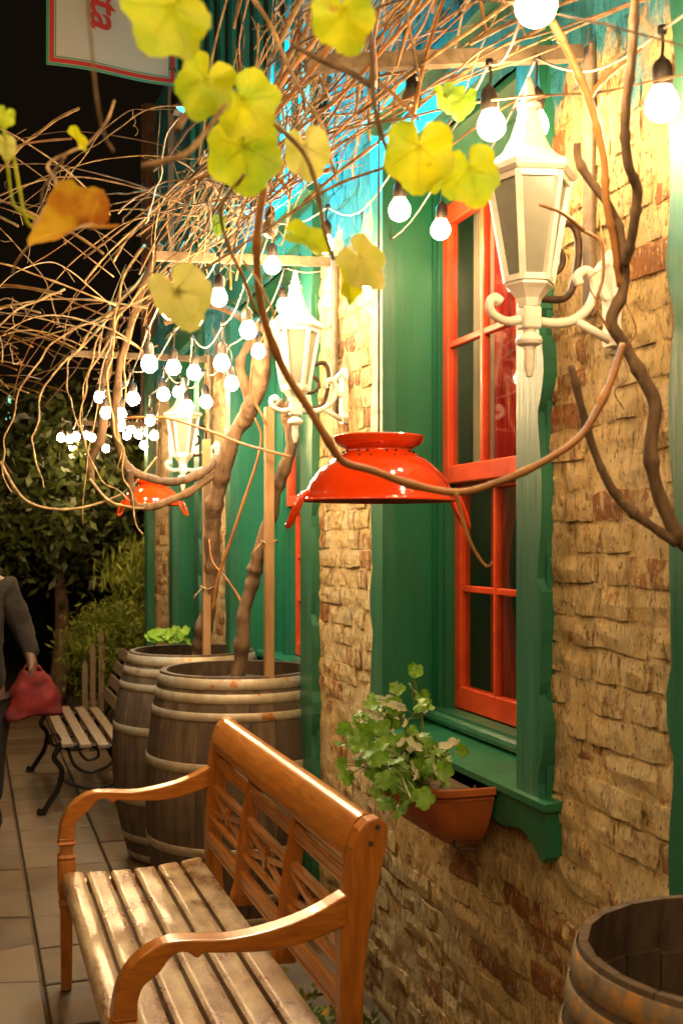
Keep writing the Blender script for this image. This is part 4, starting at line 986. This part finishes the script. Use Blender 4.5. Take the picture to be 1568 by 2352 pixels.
LY = [grape_leaf(5, s_, f, m_leafY) for s_, f in ((1,.1),(2,.25),(3,-.15))]; LP = [grape_leaf(5, s_, f, m_leafP) for s_, f in ((4,.15),(5,.3))]; LO = [grape_leaf(5, s_, f, m_leafO) for s_, f in ((6,.7),(7,.5))]
LG = [grape_leaf(5, 8, .2, M('green_vine_leaf', (.22,.34,.02), .5, noise_s=20, col2=(.12,.24,.02), sub=.35))]
def vleaf(px, py, wpx, d, me, rotdeg, tilt=(0,0), sx=1.0, par=None):
    p = P(px, py, d); size = wpx*d/F; view = (CAM-p).normalized()
    n_ = (view + RT*tilt[0] + UP*tilt[1]).normalized()
    up_ = UP - n_*UP.dot(n_); up_.normalize(); rt_ = up_.cross(n_)
    mt = Matrix((rt_, up_, n_)).transposed() @ Matrix.Rotation(R(rotdeg), 3, 'Z')
    par = par or v4
    o = bpy.data.objects.new('leaf', me); COL.objects.link(o); o.parent = par; o.rotation_mode = 'QUATERNION'; o.rotation_quaternion = mt.to_quaternion()
    o.location = p - par.location; o.scale = (size*sx, size, size)
    return o
for a in ((395,15,240,.95,LY[2],150,(.3,.35),1.0),(790,20,185,1.0,LY[1],185,(-.3,.1),.95),(475,180,180,1.1,LY[0],165,(.3,.1),.9),(555,225,185,1.15,LY[2],215,(-.2,.2),1.0),
          (560,335,205,1.2,LY[2],190,(.1,.0),1.0),(700,335,150,1.35,LP[0],200,(.3,0),.85),(963,335,200,1.2,LY[0],178,(.05,.1),.95),(1078,385,170,1.25,LY[2],200,(.3,.1),1.0),
          (195,522,235,1.2,LO[0],105,(.2,.75),.62),(405,665,185,1.25,LP[1],205,(.2,.35),.9),(692,548,150,1.3,LY[1],250,(.4,.6),.55),(825,590,165,1.35,LP[0],215,(-.5,.1),.75),
          (800,640,110,1.4,LY[1],190,(.5,.1),.6),(12,262,60,1.15,LY[0],170,(.2,.2),.9),(12,328,70,1.15,LP[0],190,(.4,.2),.8),(172,312,85,1.3,LY[1],235,(.9,.2),.4),
          (1020,215,85,2.2,LG[0],200,(.4,.3),.8),(1065,225,95,2.2,LG[0],160,(-.2,.3),.8),(500,510,60,3.2,LG[0],180,(.5,.2),.7),(1000,410,70,1.28,LY[0],170,(.0,.5),.8)):
    a = list(a); a[2] *= .9; vleaf(*a)
# stakes and twine
st1 = MB(); b0 = V(1.03, 4.35, .86)
pA = P(618, 1540, 4.30); q = MB(); q.box(pA.x-.017, pA.x+.017, pA.y-.017, pA.y+.017, .90, P(618, 935, 4.30).z, .002)
tagged(q.build('garden_stake', m_stake, None), 'square timber stake standing in the nearer barrel', 'stake', 'stakes supporting the vines')
pB = P(474, 1500, 5.1); q = MB(); q.box(pB.x-.017, pB.x+.017, pB.y-.017, pB.y+.017, .90, P(474, 1010, 5.1).z, .002)
tagged(q.build('garden_stake', m_stake, None), 'square timber stake standing in the farther barrel against the brick pier', 'stake', 'stakes supporting the vines')
for (px, py, d, l) in ((618,1245,4.32,'twine tie knotted round the stake of the nearer barrel'), (478,1350,5.1,'twine tie knotted round the stake of the farther barrel')):
    c_ = P(px, py, d); q = MB(); q.tube([c_+V(.032*math.cos(a*PI/8), .035*math.sin(a*PI/8), .006*math.sin(a)) for a in range(17)], .004, 5)
    q.tube([c_+V(-.03,-.01,0), c_+V(-.06,-.02,-.03), c_+V(-.07,-.02,-.05)], .003, 5); tagged(q.build('twine_tie', m_string, None, smooth=True), l, 'tie')
# lettuce-like plant in the far barrel
sd = thing('barrel_seedling', (.86, 5.45, .93), 'light green leafy seedling on the left rim of the farther barrel', 'plant')
ls = round_leaf_mesh('leaf', M('lettuce_leaf', (.25,.42,.04), .5, sub=.3), .2, 7, .6)
for i in range(22): put_leaf(sd, ls, P(385+rnd.uniform(-45,40), 1474-rnd.random()*22, 5.45+rnd.uniform(-.06,.06)), rnd.uniform(.045,.075), V(rnd.uniform(-1,1), rnd.uniform(-1,0), .6), rnd.random()*6)

# ---------------------------------------------------------------- banners
def banner(c, wd, ht, ang, label, letters=True, edge=False):
    t = thing('fabric_banner', c, label, 'banner', 'white banners edged red and green')
    ux = V(math.cos(ang), math.sin(ang), 0); nn = V(math.sin(ang), -math.cos(ang), 0); c = Vector(c)
    def pt_(u, v, o=0): return c + ux*(u*wd) + V(0,0,v*ht) + nn*(.015*math.sin(u*6+v*2)+o)
    def sheet(u0, u1, v0, v1, o, nu=14, nv=14):
        m = MB(); vs = [pt_(u0+(u1-u0)*i/nu, v0+(v1-v0)*j/nv, o) for j in range(nv+1) for i in range(nu+1)]
        m.add(vs, [(j*(nu+1)+i, j*(nu+1)+i+1, (j+1)*(nu+1)+i+1, (j+1)*(nu+1)+i) for j in range(nv) for i in range(nu)]); return m
    sheet(0,1,0,1,0).build('cloth', m_cloth, t, smooth=True)
    for (d0, d1, mt, nm) in ((.0, .018, m_bgreen, 'green_edge'), (.022, .055, m_bred, 'red_border'), (.062, .070, m_bgreen, 'green_line')):
        m = MB(); dv = wd/ht
        for (u0,u1,v0,v1) in ((d0,1-d0,d0*dv,d1*dv),(d0,d1,d1*dv,1),(1-d1,1-d0,d1*dv,1)):
            s_ = sheet(u0,u1,v0,v1,.002,14 if u1-u0 > .5 else 1,14 if v1-v0 > .5 else 1); m.add(s_.v, s_.f)
        m.build(nm, mt, t, smooth=True)
    m = MB(); m.tube([pt_(-.05,1.0), pt_(1.05,1.0)], .015, 8); m.build('top_pole', m_iron, t)
    return t, pt_, ux, nn
def text_mesh(s, size, mat, parent, origin, xdir, ydir, thick=.012, shear=0.2):
    cu = bpy.data.curves.new('lettering', 'FONT'); cu.body = s; cu.size = size; cu.offset = thick*size*.9; cu.shear = shear; cu.extrude = .0008
    o = bpy.data.objects.new('tmp', cu); COL.objects.link(o); bpy.context.view_layer.update()
    me = bpy.data.meshes.new_from_object(o.evaluated_get(bpy.context.evaluated_depsgraph_get())); bpy.data.objects.remove(o)
    x = Vector(xdir).normalized(); y_ = Vector(ydir).normalized(); z_ = x.cross(y_)
    mt = Matrix((x, y_, z_)).transposed().to_4x4(); mt.translation = Vector(origin) - parent.location
    me.transform(mt); me.materials.clear(); me.materials.append(mat); o = bpy.data.objects.new('lettering', me); COL.objects.link(o); o.parent = parent
d_ = 4.6; bl = P(106,147,d_); br_ = P(408,197,4.82); ang = math.atan2(br_.y-bl.y, br_.x-bl.x); wd = (V(br_.x,br_.y,0)-V(bl.x,bl.y,0)).length
bt, ptf, ux, nn = banner(tuple(bl), wd, 1.1, ang, 'white banner with red lettering and red and green borders at the upper left')
text_mesh('tta', .175, m_bred, bt, P(206,-38,d_+.05) + nn*.03, V(0,0,-1), ux, .02)
text_mesh('L..s', .06, m_bdark, bt, P(385,125,4.75) + nn*.03, V(0,0,-1), ux, .008)
d2 = 5.2; bl2 = P(392,620,d2); bt2, ptf2, ux2, nn2 = banner(tuple(bl2), .42, 1.0, R(80), 'white banner seen almost edge-on behind the vine tangle')
text_mesh('tta', .12, m_bred, bt2, ptf2(.3,.75,.025), V(0,0,-1), ux2, .02)
pm = thing('banner_pole', (1.24, 5.0, 3.9), 'dark horizontal pole that the banners hang from', 'pole')
q = MB(); q.tube([V(1.24,5.02,4.45), V(-.2,4.3,4.45)], .018, 8); q.build('pole', m_iron, pm)

# ---------------------------------------------------------------- garden beyond
def foliage_shell(name, c, rad, n, leaf, mat, parent, seed, elong=1.0, upb=0.0, clump=.22, squash=1.0):
    r_ = random.Random(seed); m = MB(); cl = []
    for i in range(max(12, n//55)):
        v = V(r_.gauss(0,1), r_.gauss(0,1), r_.gauss(0,1)).normalized()*r_.uniform(.45,1.0); cl.append(Vector(c)+V(v.x*rad[0], v.y*rad[1], v.z*rad[2]))
    for i in range(n):
        q = r_.choice(cl) + V(r_.gauss(0,clump)*rad[0], r_.gauss(0,clump)*rad[1], r_.gauss(0,clump)*rad[2])
        a = V(r_.gauss(0,1), r_.gauss(0,1), r_.gauss(0,1)+upb).normalized(); b_ = a.orthogonal().normalized(); b_.rotate(Matrix.Rotation(r_.random()*6.28, 3, a)); s_ = leaf*r_.uniform(.6,1.3)
        m.add([q, q+a*s_*.5+b_*s_*.22/elong, q+a*s_, q+a*s_*.5-b_*s_*.22/elong], [(0,1,2,3)])
    return m.build(name, mat, parent, kind='stuff')
sh = thing('rosemary_shrub', (1.15, 8.95, 0), 'big dense green shrub past the end of the wall', 'shrub')
foliage_shell('foliage', (1.16,8.85,.62), (.46,.42,.40), 15000, .06, m_shrub, sh, 1, 1.8, 1.0, .16)
foliage_shell('upper_sprigs', (1.5,9.3,1.15), (.40,.5,.30), 3500, .12, m_shrub, sh, 2, 3.0, 2.2)
q = MB(); q.tube(catmull([V(1.15,8.95,0),V(1.18,8.97,.3),V(1.25,9.05,.7)]), [.03]*13, 8) if False else q.tube([V(1.15,8.95,0),V(1.18,8.97,.3),V(1.25,9.05,.7)], [.035,.03,.02], 8)
for a in range(5): q.tube([V(1.17,8.96,.25), V(1.15+.35*math.cos(a*1.3), 8.95+.3*math.sin(a*1.3), .75)], [.018,.008], 6)
q.build('branches', m_bark, sh)
def garden_tree(x, y_, h, cr, n, seed, label, name='garden_tree', leaf=.11, mat=None):
    t = thing(name, (x, y_, 0), label, 'tree'); q = MB()
    q.tube(catmull([V(x,y_,0),V(x+.05,y_,h*.3),V(x-.03,y_+.05,h*.65)]), [.09-.004*i for i in range(13)], 9); q.build('trunk', m_bark, t, smooth=True)
    r_ = random.Random(seed); q = MB()
    for i in range(9):
        a = r_.random()*6.28; q.tube(catmull([V(x,y_,h*.5), V(x+cr[0]*.4*math.cos(a), y_+cr[1]*.4*math.sin(a), h*.68), V(x+cr[0]*.8*math.cos(a), y_+cr[1]*.8*math.sin(a), h*.72+r_.uniform(-.2,.3))],4), [.04-.0035*i for i in range(9)], 6)
    q.build('limbs', m_bark, t, smooth=True); foliage_shell('crown', (x,y_,h*.72), cr, n, leaf, mat or m_tree, t, seed+50); return t
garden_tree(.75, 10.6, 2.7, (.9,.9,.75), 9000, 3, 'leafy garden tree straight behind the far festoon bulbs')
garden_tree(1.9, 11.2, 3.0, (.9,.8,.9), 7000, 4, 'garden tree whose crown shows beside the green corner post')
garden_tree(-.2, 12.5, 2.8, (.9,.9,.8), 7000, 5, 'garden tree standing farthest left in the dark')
ct = thing('conifer', (.95, 12.2, 0), 'dark conifer in deep shade behind the shrub', 'tree')
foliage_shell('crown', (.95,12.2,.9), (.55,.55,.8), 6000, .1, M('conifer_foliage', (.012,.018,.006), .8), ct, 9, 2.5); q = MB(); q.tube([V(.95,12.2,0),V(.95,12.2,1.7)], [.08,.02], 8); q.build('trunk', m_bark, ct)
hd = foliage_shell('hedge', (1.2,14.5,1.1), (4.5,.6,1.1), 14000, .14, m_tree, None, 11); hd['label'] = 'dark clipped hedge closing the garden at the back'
q = MB(); q.box(.80, .86, 11.0, 11.06, 0, 2.0, .004); tagged(q.build('garden_post', M('dark_red_post', (.10,.02,.012), .7), None), 'thin dark red post between the garden trees', 'post')
q = MB(); q.box(1.55, 3.0, 8.2, 8.6, 0, .55, .01); tagged(q.build('retaining_wall', m_room, None), 'low stone retaining wall behind the green shrub', 'wall')

# weeds under the bench
wd_ = foliage_shell('ground_weeds', (1.02, 2.9, .05), (.12,.55,.05), 1500, .03, m_shrub, None, 31); wd_.data.update()
q = MB(); r_ = random.Random(4)
lv = foliage_shell('fallen_leaves', (.95, 3.3, .03), (.25,.7,.004), 60, .05, m_leafO, None, 33)

# ---------------------------------------------------------------- person
def skin_obj(name, joints, edges, mat, parent, lv=2, root=0):
    me = bpy.data.meshes.new(name); me.from_pydata([tuple(Vector(j[0]) - parent.location) for j in joints], edges, []); me.materials.append(mat)
    o = bpy.data.objects.new(name, me); COL.objects.link(o); o.parent = parent
    sk = o.modifiers.new('skin', 'SKIN'); sk.use_smooth_shade = True
    sl = me.skin_vertices[0].data if me.skin_vertices else None
    if sl is None: o.data.skin_vertices.new() if hasattr(o.data.skin_vertices, 'new') else None; sl = me.skin_vertices[0].data
    for i, j in enumerate(joints):
        r = j[1]; sl[i].radius = (r, r) if not isinstance(r, tuple) else r; sl[i].use_root = (i == root)
    ss = o.modifiers.new('sub', 'SUBSURF'); ss.levels = lv; ss.render_levels = lv; return o
try:
    px_, py_ = .02, 6.15
    pe = thing('person', (px_, py_, .024), 'person in a dark coat with blond hair at the left edge, holding a red bag', 'person')
    sR = V(px_+.165, py_+.05, 1.255); eR = V(px_+.255, py_+.02, 1.02); hR = V(px_+.275, py_-.08, .905)
    J = [((px_,py_,.80),.13),((px_,py_,.98),.115),((px_,py_,1.16),.14),((px_,py_,1.27),.10),((px_,py_,1.36),.05),((px_,py_-.01,1.44),.078),((px_,py_-.015,1.52),.080),
         (sR,.055),(eR,.042),(hR,.026),((hR.x+.02,hR.y-.015,hR.z-.06),.032),
         ((px_-.165,py_,1.255),.055),((px_-.22,py_,1.0),.042),((px_-.20,py_-.1,.82),.026),((px_-.2,py_-.12,.76),.03),
         ((px_+.085,py_,.74),.085),((px_+.09,py_-.03,.44),.06),((px_+.09,py_+.02,.10),.04),((px_+.09,py_-.10,.05),.035),
         ((px_-.085,py_,.74),.085),((px_-.09,py_+.06,.44),.06),((px_-.09,py_+.14,.12),.04),((px_-.09,py_+.03,.05),.035)]
    E = [(0,1),(1,2),(2,3),(3,4),(4,5),(5,6),(3,7),(7,8),(8,9),(9,10),(3,11),(11,12),(12,13),(13,14),(0,15),(15,16),(16,17),(17,18),(0,19),(19,20),(20,21),(21,22)]
    hb_ = V(hR.x+.02, hR.y-.015, hR.z-.06)
    for f in range(4):
        i0 = len(J); dx = (f-1.5)*.016; J += [((hb_.x+dx*.5, hb_.y+dx, hb_.z-.03),.0095), ((hb_.x+.012+dx*.3, hb_.y+dx, hb_.z-.058),.0085), ((hb_.x-.004, hb_.y+dx, hb_.z-.072),.0075)]; E += [(10,i0),(i0,i0+1),(i0+1,i0+2)]
    i0 = len(J); J += [((hb_.x-.02, hb_.y-.03, hb_.z-.015),.010), ((hb_.x-.012, hb_.y-.035, hb_.z-.045),.0085)]; E += [(10,i0),(i0,i0+1)]
    skin_obj('body', J, E, m_skin, pe)
    CJ = [((px_,py_,.66),.185),((px_,py_,.86),.165),((px_,py_,1.02),.15),((px_,py_,1.18),.165),((px_,py_,1.30),.095),(sR+V(-.01,0,0),.078),(eR,.062),(hR+V(.01,-.005,-.01),.040),((px_-.165,py_,1.255),.078),((px_-.22,py_,1.0),.062),((px_-.20,py_-.1,.85),.042)]
    skin_obj('coat', CJ, [(0,1),(1,2),(2,3),(3,4),(4,5),(5,6),(6,7),(4,8),(8,9),(9,10)], m_coat, pe)
    tx_ = bpy.data.textures.new('folds', 'CLOUDS'); tx_.noise_scale = .09; dm = pe.children[-1].modifiers.new('folds', 'DISPLACE') if len(pe.children) else None
    if dm: dm.texture = tx_; dm.strength = .035; dm.texture_coords = 'GLOBAL'
    TJ = [((px_,py_,.78),.16),((px_+.09,py_,.66),.125),((px_+.09,py_-.03,.44),.075),((px_+.09,py_+.02,.12),.055),((px_-.09,py_,.66),.125),((px_-.09,py_+.06,.44),.075),((px_-.09,py_+.14,.14),.055)]
    skin_obj('trousers', TJ, [(0,1),(1,2),(2,3),(0,4),(4,5),(5,6)], m_trous, pe)
    for s_, yo in ((.09, 0), (-.09, .12)):
        q = MB(); q.lathe([(.001,.0),(.042,.0),(.05,.02),(.045,.06),(.04,.09),(.001,.10)], (px_+s_, py_+yo-.03, .024), 12); o = q.build('shoe', m_shoe, pe, smooth=True)
        for v in o.data.vertices: v.co.y = (v.co.y - (yo-.03))*2.1 + (yo-.06)
    q = MB(); n = 16
    q.lathe([(.001,1.625),(.05,1.615),(.088,1.57),(.098,1.50),(.10,1.42),(.105,1.34),(.11,1.27),(.105,1.22),(.09,1.20)], (px_+.01, py_+.03, 0), 20); q.build('hair', m_hair, pe, smooth=True)
    q = MB(); q.lathe([(.001,-.012),(.013,-.010),(.016,0),(.012,.01),(.001,.016)], (px_, py_-.105, 1.475), 8); 
    for s_ in (-1, 1): q.lathe([(.001,-.007),(.008,0),(.001,.007)], (px_+s_*.03, py_-.09, 1.51), 8)
    q.build('nose_and_eyes', m_skin, pe, smooth=True)
    hh = hb_ + V(-.02,0,-.062)
    bg_ = thing('shopping_bag', (hh.x, hh.y, .6), 'bright red shopping bag hanging from the hand of the person', 'bag')
    q = MB(); vs = []; n = 16
    for (z_, wx, wy) in ((.60,.145,.06),(.61,.15,.065),(.69,.13,.055),(.76,.10,.05),(.81,.07,.04),(.825,.05,.03)):
        for k in range(n): a = 2*PI*k/n; ca, sa = math.cos(a), math.sin(a); vs.append((hh.x+.02+wx*math.copysign(abs(ca)**.6, ca)*(1+.06*math.sin(k*2.3)), hh.y+wy*math.copysign(abs(sa)**.6, sa), z_-.03*(ca < -.3)*(z_ < .65)))
    q.add(vs, [(j*n+i, j*n+(i+1) % n, (j+1)*n+(i+1) % n, (j+1)*n+i) for j in range(5) for i in range(n)]+[tuple(range(n))[::-1]]); bo = q.build('bag_body', m_bag, bg_, smooth=True); sm_ = bo.modifiers.new('sub', 'SUBSURF'); sm_.levels = sm_.render_levels = 2; dm2 = bo.modifiers.new('creases', 'DISPLACE'); dm2.texture = tx_; dm2.strength = .05; dm2.texture_coords = 'GLOBAL'
    q = MB(); q.tube(catmull([V(hh.x-.05,hh.y,.80),V(hh.x-.01,hh.y,.86),V(hh.x+.01,hh.y,hh.z+.005),V(hh.x+.04,hh.y,.85),V(hh.x+.07,hh.y,.80)]), .007, 6); q.build('bag_handle', m_bag, bg_, smooth=True)
except Exception as e:
    print('PERSON FAIL', e); raise
